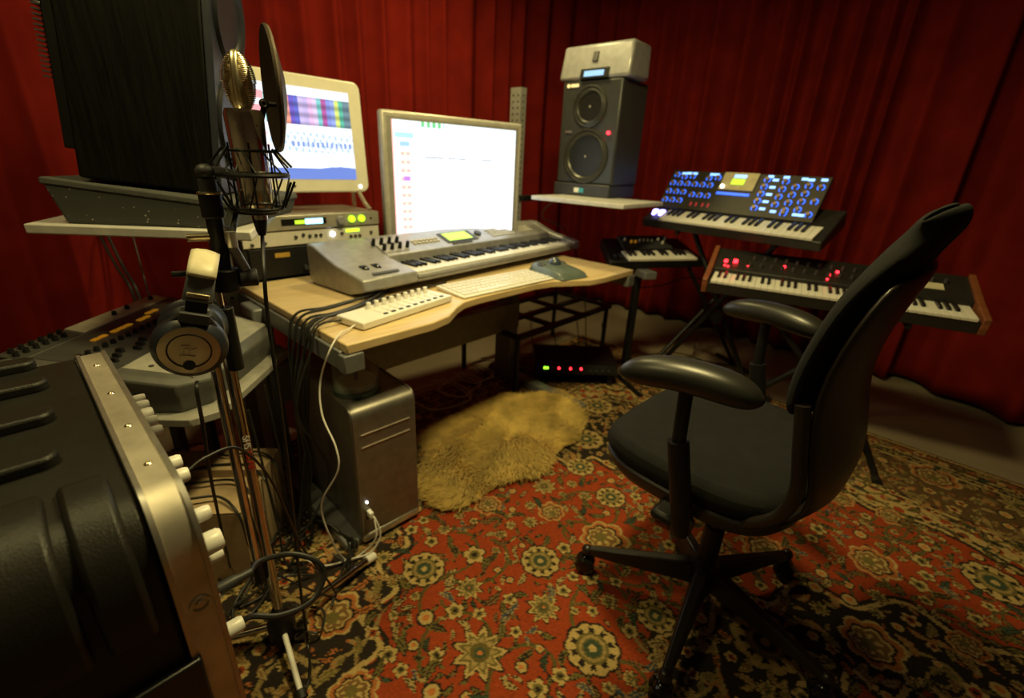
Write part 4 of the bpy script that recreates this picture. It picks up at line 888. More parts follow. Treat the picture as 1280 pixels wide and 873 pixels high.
slab('wrist_deck', .07, .03, .93, .19, mat('mixer_pale', (.34, .33, .29), .45))
slab('fader_panel', .06, .196, .95, .385, mat('mixer_panel', (.045, .045, .042), .5))
slab('right_panel', .76, .196, .95, .30, mat('mixer_pale', (.34, .33, .29), .45), .0022)
slab('meter_panel', .36, .395, .95, .448, mat('mixer_strip', (.5, .46, .36), .45))
slab('input_panel', .04, .395, .34, .448, mat('mixer_panel', (.045, .045, .042), .5))
def put(proto, a, b, dz=0):
    x, y = mx(a, b); return cp(proto, (x, y, zs(y)+dz))
b0 = None
for i, a in enumerate((.30, .345, .42, .465, .51, .60, .645)):
    x, y = mx(a, .340)
    if b0 is None: p = P(); p.box(-.010, -.007, 0, .010, .007, .004); b0 = p.build('amber_button', M_led_y, t, loc=(x, y, zs(y)+.0015), bevel=.001)
    else: put(b0, a, .340, .0015)
for a in (.70, .745): put(b0, a, .355, .0015)
f0 = None
for i in range(12):
    a = .12+i*.052; x, y = mx(a, .225+(i % 3)*.012)
    if f0 is None:
        p = P(); p.hexa([(-.005, -.010, 0), (.005, -.010, 0), (.005, .010, 0), (-.005, .010, 0), (-.005, -.007, .010), (.005, -.007, .010), (.005, .007, .010), (-.005, .007, .010)]); f0 = p.build('fader', M_black, t, loc=(x, y, zs(y)+.0015))
    else: put(f0, a, .225+(i % 3)*.012, .0015)
k0 = None
for i, (a, b_) in enumerate([(.10+i*.05, .295) for i in range(12)]+[(.06+i*.045, .412) for i in range(6)]+[(.08+i*.045, .432) for i in range(6)]+[(.60, .42), (.70, .425), (.88, .425)]):
    x, y = mx(a, b_)
    if k0 is None: p = P(); p.cone((0, 0, 0), (0, 0, .012), .007, .0055, 14); k0 = p.build('rotary_knob', M_black, t, loc=(x, y, zs(y)+.0015))
    else: put(k0, a, b_, .0015)
k0 = None
for i in range(6):
    for jj in range(2):
        a, b_ = .12+i*.06, .10+jj*.04; x, y = mx(a, b_)
        if k0 is None: p = P(); p.cyl((0, 0, 0), (0, 0, .002), .006, 14); k0 = p.build('pad_button', M_dark, t, loc=(x, y, zs(y)+.0014))
        else: put(k0, a, b_, .0014)
x, y = mx(.55, .09); p = P(); p.cone((x, y, zs(y)), (x, y, zs(y)+.010), .020, .018, 28); p.build('jog_wheel', M_offwhite, t, bevel=.002)
x, y = mx(.84, .32); p = P(); p.cyl((x, y, zs(y)), (x, y, zs(y)+.003), .004, 10); p.build('green_light', M_led_g, t)

# ================================================================== FLOOR CLUTTER LEFT
t = thing('cardboard_box', 'closed cardboard box on the floor under the side table', 'box', (-.90, 1.09, 0), 8)
p = P(); p.box(-.19, -.15, 0, .17, .15, .26); p.build('box_body', M_card, t, bevel=.002)
p = P(); p.hexa([(-.19, -.15, .262), (.17, -.15, .262), (.17, -.01, .262), (-.19, -.02, .262), (-.19, -.15, .266), (.17, -.15, .266), (.17, -.01, .27), (-.19, -.02, .275)]); p.build('box_flap', M_card, t)
p = P(); p.hexa([(-.19, .02, .262), (.17, .01, .262), (.17, .15, .262), (-.19, .15, .262), (-.19, .02, .29), (.17, .01, .285), (.17, .15, .266), (-.19, .15, .266)]); p.build('box_flap', M_card, t)
t = thing('paper_sheet', 'loose pale sheet of card on the floor beside the cardboard box', 'paper', (-1.12, 1.60, RUGZ+.004), -25)
p = P(); p.grid([[(x*.15, y*.2, .004+.003*math.sin(x*2+y*3)) for x in (-1, -.5, 0, .5, 1)] for y in (-1, -.5, 0, .5, 1)]); p.build('sheet', M_paper, t, solid=.0015)

# ================================================================== SHEEPSKIN
outl = [(-.40, 1.70), (-.354, 1.637), (-.319, 1.429), (-.243, 1.294), (-.16, 1.30), (-.092, 1.363), (.025, 1.469), (.12, 1.50), (.19, 1.584), (.231, 1.685), (.343, 1.821), (.366, 2.006), (.335, 2.15), (.231, 2.205), (.13, 2.15), (.056, 2.126), (-.03, 2.13), (-.11, 2.084), (-.18, 1.955), (-.299, 1.834)]
def inpoly(px, py, poly):
    c = np.zeros(px.shape, bool); n = len(poly)
    for i in range(n):
        x1, y1 = poly[i]; x2, y2 = poly[(i+1) % n]; cnd = ((y1 > py) != (y2 > py)); xi = (x2-x1)*(py-y1)/((y2-y1) if abs(y2-y1) > 1e-9 else 1e-9)+x1; c ^= cnd&(px < xi)
    return c
def pdist(px, py, poly):
    d = np.full(px.shape, 9.)
    for i in range(len(poly)):
        a = np.array(poly[i]); b_ = np.array(poly[(i+1) % len(poly)]); ab = b_-a; tt = np.clip(((px-a[0])*ab[0]+(py-a[1])*ab[1])/(ab@ab), 0, 1)
        d = np.minimum(d, np.hypot(px-a[0]-tt*ab[0], py-a[1]-tt*ab[1]))
    return d
sp_ = [tuple(v)[:2] for v in spline([Vector((x, y, 0)) for x, y in outl], 4, True)]
t = thing('sheepskin', 'golden cream sheepskin rug lying on the patterned rug under the desk', 'sheepskin', (0, 1.72, RUGZ))
cen = np.array((0, 1.72)); rows = []
for k in range(13):
    f = k/12; g_ = [(cen[0]+(x-cen[0])*f, cen[1]+(y-cen[1])*f) for x, y in sp_]
    arr = np.array(g_); dd_ = pdist(arr[:, 0], arr[:, 1], sp_)
    hz = .020*(1-np.exp(-dd_/.03))+.003+.005*np.sin(arr[:, 0]*23)*np.cos(arr[:, 1]*19)*(dd_ > .03)
    rows.append([(x, y-1.72, h) for (x, y), h in zip(g_, hz)]+[(g_[0][0], g_[0][1]-1.72, hz[0])])
p = P(); p.grid(rows); M_wool = mat('wool', (.62, .44, .13), .95, var=.25, nscale=14, spec=.1, sheen=.3); p.build('hide', M_wool, t)
rg = np.random.default_rng(4); NN = 60000; px_ = rg.uniform(-.42, .40, NN); py_ = rg.uniform(1.27, 2.22, NN); m_ = inpoly(px_, py_, sp_); px_, py_ = px_[m_], py_[m_]
dd_ = pdist(px_, py_, sp_); hz = .020*(1-np.exp(-dd_/.03))+.002
# clumped lean direction field
ang = 3*np.sin(px_*9+1)+2.5*np.cos(py_*8)+rg.normal(0, .5, len(px_)); ox = px_-0; oy = py_-1.72; l = np.hypot(ox, oy)+1e-6
lean = np.stack([np.cos(ang)*.6+ox/l*.9, np.sin(ang)*.6+oy/l*.9], -1); ln_ = rg.uniform(.025, .05, len(px_)); wd_ = rg.uniform(.0010, .0020, len(px_))
side = np.stack([-lean[:, 1], lean[:, 0]], -1); side /= np.linalg.norm(side, axis=1)[:, None]
n = len(px_); V = np.zeros((n, 5, 3)); B_ = np.stack([px_, py_-1.72, hz-.004], -1)
def pt(f, s): q = B_.copy(); q[:, :2] += lean*(ln_*f**1.4)[:, None]*.8+side*(s*wd_)[:, None]; q[:, 2] += ln_*.55*math.sin(min(f, 1)*1.9)/1; return q
V[:, 0] = pt(0, -1); V[:, 1] = pt(0, 1); V[:, 2] = pt(.55, .8); V[:, 3] = pt(.55, -.8); V[:, 4] = pt(1, 0); V[..., 2] = np.maximum(V[..., 2], .001)
me = bpy.data.meshes.new('fleece'); idx = np.arange(n)[:, None]*5
loops = np.concatenate([idx+np.array([[0, 1, 2, 3]]), idx+np.array([[3, 2, 4]])], 1).ravel(); me.vertices.add(n*5); me.vertices.foreach_set('co', V.astype(np.float32).ravel())
me.loops.add(n*7); me.loops.foreach_set('vertex_index', loops.astype(np.int32)); me.polygons.add(n*2); st_ = np.stack([np.arange(n)*7, np.arange(n)*7+4], 1).ravel(); me.polygons.foreach_set('loop_start', st_.astype(np.int32)); me.update(calc_edges=True)
me.materials.append(M_wool); o = bpy.data.objects.new('fleece', me); COL.objects.link(o); o.parent = t; o['kind'] = 'stuff'

# ================================================================== PEDAL UNIT + LATTICE TABLE UNDER THE DESK
t = thing('effects_unit', 'black floor effects unit with red and green lights behind the desk leg', 'effects unit', (.135, 2.34, RUGZ), 1.5)
p = P(); p.box(.02, 0, 0, .05, .25, .075); p.box(.42, 0, 0, .45, .25, .075); p.build('stand', M_black, t)
p = P(); p.hexa([(0, -.03, .075), (.47, -.03, .075), (.47, .24, .075), (0, .24, .075), (0, -.01, .125), (.47, -.01, .125), (.47, .24, .145), (0, .24, .145)]); p.build('housing', M_black, t, bevel=.004)
for x, m in ((.055, M_led_g), (.07, M_led_g), (.135, M_led_r), (.20, M_led_r), (.26, M_led_r)):
    p = P(); p.cyl((x, -.022, .103), (x, -.012, .107), .006, 12); p.build('indicator_light', m, t)
k0 = None
for x in (.31, .345, .38, .415):
    if k0 is None: p = P(); p.cyl((0, 0, 0), (0, -.014, 0), .008, 12); k0 = p.build('knob', M_dark, t, loc=(x, -.02, .10))
    else: cp(k0, (x, -.02, .10))
t = thing('lattice_table', 'low black open lattice table between the desk and the small keyboard', 'table', W(1.13, .40, RUGZ), 48)
LW, LD, zt_ = .88, .44, .335
p = P()
for y in (0, LD/2, LD): p.box(0, y-.02, zt_-.018, LW, y+.02, zt_)
for i in range(4): x = LW*i/3; p.box(x-.02, 0, zt_-.017, x+.02, LD, zt_-.001)
p.build('lattice_top', M_black, t)
for x in (.0, LW-.02):
    for y in (.0, LD-.02): p = P(); p.box(x, y, 0, x+.02, y+.02, zt_-.015); p.build('leg', M_black, t)

# ================================================================== SYNTHS
def xstand(name, label, o, rz, half, h, foot, tilt=0, bd=.3):
    """o: floor centre; half: half width of the X at the floor; h: height of the top bars; foot: length of the floor bars"""
    t = thing(name, label, 'keyboard stand', (o[0], o[1], o[2]), rz); tt_ = math.tan(R(tilt))
    for s_, yo in ((-1, -.02), (1, .02)):
        p = P(); p.tube([(half*s_, yo, .02), (-half*.8*s_, yo, h-.014+(yo+bd/2)*tt_)], .014, 10, smooth=1); p.build('leg', M_black, t)
        p = P(); p.tube([(half*s_, -foot/2, .015), (half*s_, foot/2, .015)], .015, 10, smooth=1); fb = p.build('floor_bar', M_black, t)
        for e in (-1, 1): p = P(); p.cyl((half*s_, e*(foot/2-.02), .015), (half*s_, e*(foot/2+.012), .015), .019, 12); p.build('rubber_foot', M_rubber, fb)
        p = P(); p.tube([(-half*.8*s_, -bd*.42, h-.014+bd*.08*tt_), (-half*.8*s_, bd*.45, h-.014+bd*.95*tt_)], .012, 10, smooth=1); p.build('top_bar', M_black, t)
    p = P(); p.cyl((half*.1, -.05, h*.53), (half*.1, .05, h*.53), .032, 20); p.build('pivot_joint', M_black, t)
    return t
# --- analog synth with blue lit panel
vo_ = Vector((.690, 2.580, .885)); t = thing('blue_lit_synthesizer', 'black analog synthesizer with a raised panel of blue lit knobs', 'synthesizer', vo_, -48.1); t.rotation_euler[0] = R(20)
BW, BD = .87, .27
p = P(); p.hexa([(0, 0, 0), (BW, 0, 0), (BW, BD, 0), (0, BD, 0), (0, 0, .045), (BW, 0, .045), (BW, BD, .075), (0, BD, .075)]); p.build('housing', mat('synth_black', (.018, .017, .015), .45), t, bevel=.006)
white_keys(t, .10, .835, -.004, .115, .048, 26, 3)
PM = Matrix.Translation((.01, .130, .066)) @ rotx(38)
PW, PH = .83*.93, .225
p = P(); p.X = PM; p.box(0, 0, -.02, PW, PH, 0); pan = p.build('control_panel', mat('panel_black', (.03, .027, .02), .5), t, bevel=.003)
p = P(); p.tube([(.2, .24, .07), (.2, .25, .135)], .006, smooth=1); p.build('panel_strut', M_dark, t); p = P(); p.tube([(.66, .24, .07), (.66, .25, .135)], .006, smooth=1); p.build('panel_strut', M_dark, t)
for x in (.035, .075): p = P(); p.lathe([(0, -.009), (.026, -.009), (.027, 0), (.026, .009), (0, .009)], (x, .075, .045), (1, 0, 0), 26); p.build('lit_wheel', M_led_v, t)
p = P(); p.X = PM; p.box(.293, .125, 0, .465, .222, .008); dp = p.build('display_plate', mat('display_plate', (.50, .44, .26), .5), t, bevel=.002)
p = P(); p.X = PM; p.box(.346, .155, .008, .409, .185, .010); p.build('display', M_lcd, dp)
p = P(); p.X = PM; p.box(.349, .192, .008, .409, .208, .010); p.build('lit_buttons', M_led_lb, dp)
p = P(); p.X = PM; p.box(.293, .10, .0, .456, .112, .004); p.build('lit_buttons', M_led_b, t)
p = P(); p.X = PM; p.cyl((.311, .14, .006), (.311, .14, .016), .007, 12); p.build('white_light', M_led_w, t)
k0 = h0 = l0 = None; M_knobtan = mat('knob_tan', (.35, .25, .12), .35, .3)
def pk(x, y, ring=True):
    global k0, h0
    l = PM @ Vector((x*.93, y, 0))
    if k0 is None:
        p = P(); p.X = rotx(38); p.cone((0, 0, 0), (0, 0, .016), .0105, .008, 14); k0 = p.build('knob', M_knobtan, t, loc=l)
        p = P(); p.X = rotx(38); p.add([(math.cos(a)*r_, math.sin(a)*r_, .0012) for r_ in (.011, .0165) for a in np.linspace(R(-60), R(240), 17)], [(i, i+17, i+18, i+1) for i in range(16)]); h0 = p.build('blue_glow_ring', M_led_b, t, loc=l)
    else:
        cp(k0, l)
        if ring: cp(h0, l)
def pb(x, y, w_=.026, m=None):
    global l0
    l = PM @ Vector((x*.93, y, 0))
    if l0 is None: p = P(); p.X = rotx(38); p.box(-.013, -.006, 0, .013, .006, .002); l0 = p.build('lit_button', M_led_lb, t, loc=l)
    else: cp(l0, l)
for x, y in [(.035, .195), (.085, .185), (.135, .19), (.235, .185), (.285, .19)]+[(.03+i*.046, .145) for i in range(6)]+[(.03+i*.046, .095) for i in range(3)]+[(.18+i*.046, .085) for i in range(3)]+[(.03+i*.046, .045) for i in range(3)]: pk(x, y)
for x, y in [(.075, .205), (.105, .208), (.14, .208), (.245, .208), (.27, .208)]: pb(x, y)
for i in range(5): pk(.545, .195-i*.038)
for i in range(5): pb(.585, .195-i*.038)
for i in range(4): pk(.635, .19-i*.04); pk(.69, .165-i*.04); pk(.745, .175-i*.04)
pk(.80, .17); pk(.80, .10); pk(.69, .03); pk(.80, .035)
for x, y in [(.555, .212), (.63, .212), (.715, .208), (.745, .205), (.80, .208), (.64, .035), (.745, .03), (.77, .03)]: pb(x, y)
r0 = None
for x in (.185, .215, .25, .28):
    l = PM @ Vector((x, .032, 0))
    if r0 is None: p = P(); p.X = rotx(38); p.box(-.004, -.010, 0, .004, .010, .004); r0 = p.build('red_switch', mat('redswitch', (.35, .03, .04), .5, emit=(.8, .05, .08), es=.25), t, loc=l)
    else: cp(r0, l)
ctr = Matrix.Translation(vo_) @ Matrix.Rotation(R(-48.1), 4, 'Z') @ Vector((BW/2, BD*.5, 0))
xstand('keyboard_stand', 'black folding stand carrying the blue lit synthesizer', (ctr.x, ctr.y, 0), -48.1, .30, .880, .40, 20, .27)
# --- long synth with red lights
po_ = Vector((.863, 2.01, .675)); t = thing('red_lit_synthesizer', 'long black synthesizer with wooden ends and red lights, behind the office chair', 'synthesizer', po_, -28.4); t.rotation_euler[0] = R(8)
BW, BD = .925, .31
for x in (-.022, BW):
    p = P(); p.prism([(-.006, 0), (BD, 0), (BD, .130), (.12, .085), (-.006, .062)], x, x+.022, 'x'); p.build('wooden_cheek', M_red_wood, t, bevel=.003)
p = P(); p.prism([(0, 0), (BD, 0), (BD, .118), (.135, .074), (.13, .045), (0, .045)], 0, BW, 'x'); p.build('housing', mat('synth_black', (.018, .017, .015), .45), t, bevel=.002)
white_keys(t, .012, BW-.012, -.004, .125, .047, 36, 0)
sl2 = math.atan2(.044, .175); PM2 = Matrix.Translation((0, .135, .0745)) @ Matrix.Rotation(sl2, 4, 'X')
p = P(); p.X = PM2; p.box(.70, .055, 0, .84, .10, .001); p.build('name_strip', M_panelpale, t)
k0p = None
rgk = random.Random(5)
for i in range(17):
    for y in (.05, .11):
        x = .15+i*.043+(.01 if y > .1 else 0)
        if .69 < x < .85 and y < .11: continue
        l = PM2 @ Vector((x, y, 0))
        if k0p is None: p = P(); p.cone((0, 0, 0), (0, 0, .018), .008, .006, 12); k0p = p.build('knob', M_dark, t, loc=l)
        else: cp(k0p, l)
def led(x, y, s_=1.0):
    l = PM2 @ Vector((x, y, 0)); p = P(); p.box(-.008*s_, -.010*s_, 0, .008*s_, .010*s_, .010*s_); p.build('red_light', M_led_r, t, loc=l, bevel=.001)
for x, y, s_ in ((.045, .06, .9), (.085, .065, 1.15), (.045, .025, .5), (.06, .02, .5), (.285, .075, .7), (.455, .055, .7), (.485, .085, .7), (.45, .02, .5), (.14, .045, .35)): led(x, y, s_)
ctr = Matrix.Translation(po_) @ Matrix.Rotation(R(-28.4), 4, 'Z') @ Vector((BW/2, BD*.45, 0))
xstand('keyboard_stand', 'black folding stand under the long synthesizer with wooden ends', (ctr.x, ctr.y, 0 if True else RUGZ), -28.4, .34, .671, .42, 8, .31)
# --- small keyboard
mo_ = Vector((.515, 2.33, .69)); t = thing('mini_keyboard', 'small black keyboard with short keys beside the right end of the desk', 'synthesizer', mo_, 17); t.rotation_euler[0] = R(16)
BW, BD = .53, .26
p = P(); p.hexa([(-.04, 0, 0), (BW, 0, 0), (BW-.02, BD, 0), (.02, BD, 0), (-.04, 0, .045), (BW, 0, .045), (BW-.02, BD, .055), (.02, BD, .055)]); p.build('housing', M_black, t, bevel=.008)
white_keys(t, .065, .475, -.003, .095, .046, 15, 0)
p = P(); p.X = Matrix.Translation((.09, .115, .050)) @ rotx(14); p.box(0, 0, 0, .30, .11, .012); p.build('control_panel', M_dark, t, bevel=.002)
k0 = None; PM3 = Matrix.Translation((.09, .115, .050)) @ rotx(14)
for i, (x, y, m) in enumerate([(.03, .07, M_offwhite), (.06, .05, M_led_y), (.085, .05, M_led_y), (.115, .06, M_offwhite), (.14, .06, M_offwhite), (.165, .06, M_offwhite), (.19, .06, M_offwhite), (.235, .07, M_offwhite), (.25, .04, M_offwhite), (.28, .075, M_offwhite)]):
    l = PM3 @ Vector((x, y, .012)); p = P(); p.cone((0, 0, 0), (0, 0, .014), .007, .0055, 12); p.build('knob', m, t, loc=l)
for x in (.01, .035): p = P(); p.lathe([(0, -.006), (.018, -.006), (.019, 0), (.018, .006), (0, .006)], (x, .05, .042), (1, 0, 0), 20); p.build('bend_wheel', M_dark, t)
t = thing('keyboard_stand', 'slim black post stand under the small keyboard', 'keyboard stand', (.66, 2.42, 0), 17)
p = P(); p.box(-.016, -.02, 0, .016, .02, .69); p.build('post', M_black, t, bevel=.003)
p = P(); p.box(-.035, -.12, .65, .035, .12, .689); p.build('support_arm', M_grey, t, bevel=.004)
p = P(); p.tube([(.30, -.02, .68), (.86, .085, .02)], .012, 10, smooth=1); p.build('leg', M_black, t)
p = P(); p.tube([(.62, .06, .52), (.12, .02, .02)], .012, 10, smooth=1); p.build('leg', M_black, t)
p = P(); p.tube([(-.0, -.20, .016), (0, .22, .016)], .015, 10, smooth=1); p.build('floor_bar', M_black, t)
p = P(); p.tube([(.86, -.14, .016), (.86, .24, .016)], .014, 10, smooth=1); p.build('floor_bar', M_black, t)

# ================================================================== OFFICE CHAIR
t = thing('office_chair', 'black office chair with curved back and padded arms, right foreground', 'chair', (.571, .970, RUGZ), 46)
a0 = 163.76-46
for k in range(5):
    a = R(a0+72*k); d_ = Vector((math.cos(a), math.sin(a), 0)); s_ = Vector((-d_.y, d_.x, 0)); z0 = Vector((0, 0, 1))
    A_ = d_*.03; B2 = d_*.325
    p = P(); p.hexa([tuple(A_-s_*.026+z0*.085), tuple(B2-s_*.012+z0*.070), tuple(B2+s_*.012+z0*.070), tuple(A_+s_*.026+z0*.085), tuple(A_-s_*.014+z0*.150), tuple(B2-s_*.006+z0*.092), tuple(B2+s_*.006+z0*.092), tuple(A_+s_*.014+z0*.150)][0:4]+[tuple(A_-s_*.016+z0*.150), tuple(B2-s_*.010+z0*.094), tuple(B2+s_*.010+z0*.094), tuple(A_+s_*.016+z0*.150)]); p.ball(tuple(B2+z0*.082), .017, 12); p.build('base_arm', M_chairpl, t, bevel=.005)
    cc = B2+d_*.002+z0*.030; p = P(); ax = (s_*math.cos(k*1.3)+d_*math.sin(k*1.3)).normalized()
    for e in (-1, 1): p.lathe([(0, -.009), (.024, -.009), (.029, -.004), (.029, .004), (.024, .009), (0, .009)], tuple(cc+ax*.013*e), tuple(ax), 22)
    p.cyl(cc, cc+z0*.045, .007); p.ball(tuple(cc+z0*.012), .026, 12, (.8, .8, .8)); p.build('caster', M_blackgloss, t)
p = P(); p.lathe([(.0, .075), (.034, .075), (.038, .10), (.038, .150), (.026, .165), (.026, .28), (.0, .28)]); p.build('column_cover', M_black, t)
p = P(); p.cyl((0, 0, .27), (0, 0, .46), .0165); p.build('gas_lift', M_dark, t)
p = P(); p.box(-.10, -.14, .445, .10, .14, .505); p.box(-.31, -.0, .46, .31, .06, .485); p.build('tilt_mechanism', M_black, t, bevel=.012)
# seat
def sup(a, n_=3.2): c, s = math.cos(a), math.sin(a); return (abs(c)**(2/n_)*math.copysign(1, c), abs(s)**(2/n_)*math.copysign(1, s))
rows = []; nseg = 56
ringsS = [(.0, .505), (.80, .505), (.96, .515), (1.0, .535), (.985, .556), (.93, .572), (.80, .578), (.55, .572), (.28, .566), (.0, .564)]
for f, zz in ringsS:
    rw_ = []
    for k in range(nseg+1):
        x, y = sup(2*PI*k/nseg); yy = .055+y*f*.235; xx = x*f*.262*(1-.06*(y > 0)*y*y)
        dz_ = -.030*max(0, (yy-.20)/.09)**2 if zz > .53 else 0
        dz_ += .014*(abs(x*f))**3 if zz > .555 else 0
        rw_.append((xx, yy, zz+dz_-RUGZ))
    rows.append(rw_)
p = P(); p.grid(rows); p.build('seat_cushion', M_fabric, t, sub=1)
rows = []
for f, zz in [(.2, .470), (.7, .470), (.92, .478), (.975, .500), (.985, .518), (.965, .522), (.95, .505), (.7, .488), (.2, .488)]:
    rows.append([(sup(2*PI*k/nseg)[0]*f*.262, .055+sup(2*PI*k/nseg)[1]*f*.235-.008, zz-RUGZ-(.02 if sup(2*PI*k/nseg)[1] > .9 and f > .9 else 0)) for k in range(nseg+1)])
p = P(); p.grid(rows); p.build('seat_pan', mat('seat_pan_grey', (.03, .03, .033), .42, spec=.3), t)
# back shell profile: z, y of surface centre (sitter side), half width, edge wrap
prof = [(.475, -.02, .10), (.500, -.10, .16), (.535, -.160, .20), (.59, -.200, .225), (.66, -.195, .238), (.74, -.172, .240), (.83, -.160, .238), (.92, -.172, .235), (1.00, -.192, .222), (1.06, -.214, .205), (1.10, -.232, .18), (1.12, -.243, .15)]
def backrow(z, y, hw, off, wrap, zo=0):
    out = []
    for k in range(21):
        s_ = -1+2*k/20; out.append((s_*hw, y-off+wrap*abs(s_)**2.4-.0, z-RUGZ+zo-.026*abs(s_)**4*min(1, max(0, (z-.98)/.12))))
    return out
p = P(); p.grid([backrow(z, y, hw, .030, .035) for z, y, hw in prof[:9]+[(1.045, -.206, .20)]]); bs = p.build('back_shell', M_chairpl, t, solid=.012, sub=1)
def prof_at(z):
    zs_ = [q[0] for q in prof]; return np.interp(z, zs_, [q[1] for q in prof]), np.interp(z, zs_, [q[2] for q in prof])
rows = []
zc = [.775, .785, .80, .85, .90, .95, 1.0, 1.05, 1.09, 1.115, 1.133, 1.145, 1.150, 1.151]
fr, bkk = [], []
for i, z in enumerate(zc):
    y, hw = prof_at(min(z, 1.135)); th = .048*min(1, (i+.6)/2)*(1 if i < 9 else [.96, .82, .58, .30, .08][i-9]); hw2 = hw+.008-(.03 if i == 0 else .012 if i == 1 else 0)
    rowf = []
    for k in range(24):
        a = PI*2*k/24; cx_ = math.cos(a); sy_ = math.sin(a)
        s_ = math.copysign(abs(cx_)**.55, cx_); rowf.append((s_*hw2, y-.022+.040*abs(s_)**2.4+(.020+th*sy_*(.9 if sy_ > 0 else .35)), z-RUGZ-.026*abs(s_)**4*min(1, max(0, (z-.98)/.12))))
    rows.append(rowf)
p = P(); p.loft(rows); p.build('back_cushion', M_fabric, t, sub=1)
for s_ in (-1, 1):
    p = P(); p.tube([(s_*.17, .02, .468), (s_*.215, -.08, .49), (s_*.232, -.150, .55), (s_*.24, -.172, .63), (s_*.243, -.158, .72), (s_*.24, -.142, .80)], .013, 10)
    p.build('back_frame', M_chairpl, t)
def arm(x, yb_, xf, yf, xp, yp):
    # pad as a swept superellipse
    rows = []; A_ = Vector((x, yb_, 0)); B2 = Vector((xf, yf, 0)); d_ = (B2-A_); L_ = d_.length; d_.normalize(); s_ = Vector((d_.y, -d_.x, 0))
    for k in range(21):
        f = k/20; e = max(.02, 1-abs(2*f-1)**4)**.5; cw = .043*e*(1-.12*f); ch = .031*e; c = A_+d_*(L_*f); zc_ = .818+.016*math.sin(f*PI*.9)-.020*f*f-.004
        rows.append([tuple(c+s_*cw*math.copysign(abs(math.cos(a))**.8, math.cos(a))+Vector((0, 0, zc_+ch*math.sin(a)-RUGZ))) for a in np.linspace(0, 2*PI, 20, endpoint=False)])
    p = P(); p.loft(rows); pad = p.build('arm_pad', M_armpad, t, sub=1)
    p = P(); p.tube([(xp, yp+.04, .80-RUGZ), (xp, yp+.033, .66-RUGZ)], .014, 14, smooth=1); p.build('arm_slider', M_black, t)
    p = P(); q = [(xp, yp+.035, .675-RUGZ), (xp, yp, .52-RUGZ)]; p.tube(q, .0215, 16, smooth=1); p.tube([(xp, yp, .53-RUGZ), (xp, yp-.005, .475-RUGZ), (xp*.85, yp, .468-RUGZ)], .020, 12); p.build('arm_post', M_black, t)
arm(-.285, -.095, -.335, .165, -.292, .0)
arm(.225, -.085, .305, .205, .262, .03)

# ================================================================== CABLES
def cable(pts, r, m, label, group=None, n=8):
    c = Vector(pts[0]); o = P(); o.tube([Vector(q)-c for q in pts], r, n, smooth=8); ob = o.build('cable', m, None, loc=c); return tag(ob, label, 'cable', group)
zf = RUGZ+.008
# microphone lead
xb = Vector((Mx_, My_, zb-.045)); f = FL
cable([xb, PT(330, 340, .80), PT(334, 390, .82), PT(345, 470, .86), PT(357, 560, .92), PT(366, 640, 1.0), PT(376, 740, 1.10), FL(384, 800, zf), FL(386, 850, zf), FL(360, 900, zf), FL(300, 930, zf)], .0036, M_cable, 'black lead dropping straight down from the microphone')
# headphone lead
hb = C1+Vector((0, 0, -.056)); cable([hb, PT(246, 490, .72), PT(255, 540, .76), PT(262, 590, .85), PT(272, 640, 1.0), PT(283, 690, 1.12), FL(292, 715, zf), FL(330, 740, zf), FL(300, 760, zf)], .003, M_cable, 'thin black lead hanging from the headphone ear cup')
# desk bundle over the left edge
lab = ['outermost black cable bending over the left desk edge', 'black cable over the left desk edge, second of the bundle', 'middle black cable of the bundle over the left desk edge', 'black cable over the left desk edge, nearest the white lead', 'thin black cable crossing the bundle at the left desk edge']
for i in range(5):
    v_ = .30-.035*i; h = .722+.006+(i % 2)*.007; z0 = dz+RUGZ
    pts = [W(.30+.02*i, .335+.012*i, h), W(.20, v_+.02+.01*i, h+.004), W(.09, v_, h+.004), W(.0, v_-.01, z0+.014), W(-.035, v_-.02, z0-.05), W(-.05-.012*i, v_-.03, .50), W(-.055+.02*math.sin(i*2), v_-.02+.03*math.sin(i*3), .25), W(-.09-.03*i, v_-.03, zf+.006*i), W(-.20-.05*i, v_+.10*math.sin(i*2), zf+.004*i), W(-.30, v_+.2, zf+.004*i)]
    cable(pts, .0042 if i < 4 else .003, M_cable, lab[i], 'cables over the left desk edge')
for i, (a, b_, c) in enumerate([((.52, .325), (.25, .27), (.10, .22)), ((.60, .33), (.33, .29), (.16, .245))]):
    cable([W(*a, .728), W(*b_, .730), W(*c, .732), W(-.005, .19-.03*i, .735), W(-.035, .18-.03*i, .66), W(-.06, .20, .35), W(-.10-.05*i, .15, zf+.01)], .004, M_cable, ['black cable lying along the front of the silver keyboard', 'black cable tucked under the front lip of the silver keyboard'][i])
# white usb lead of the knob controller
w0 = W(.085, .062, .735)
cable([W(.09, .10, .735), W(.05, .08, .730), W(.01, .055, .732), W(-.035, .03, .70), PT(400, 480, 1.22), PT(403, 520, 1.22), PT(420, 560, 1.20), PT(422, 590, 1.21), PT(402, 630, 1.25), PT(412, 670, 1.30), FL(432, 700, zf), FL(455, 690, zf), FL(470, 672, .08), FL(468, 650, .13)+Vector((0, 0, 0))], .0024, M_wcable, 'white lead from the knob controller down to the computer tower')
tl = Matrix.Translation((-.443, 1.111, RUGZ)) @ Matrix.Rotation(R(44.7), 4, 'Z')
cable([tl @ Vector((.024, -.004, .128)), tl @ Vector((.030, -.035, .115)), tl @ Vector((.034, -.05, .06)), tl @ Vector((.0, -.045, .012)), tl @ Vector((-.06, -.03, .012)), tl @ Vector((-.13, .0, .012)), tl @ Vector((-.16, .06, .012))], .0028, M_wcable, 'short white lead plugged into the front of the computer tower')
t = thing('white_plug', 'white plug in the front port of the computer tower', 'plug', tl @ Vector((.024, -.004, .128)), 44.7)
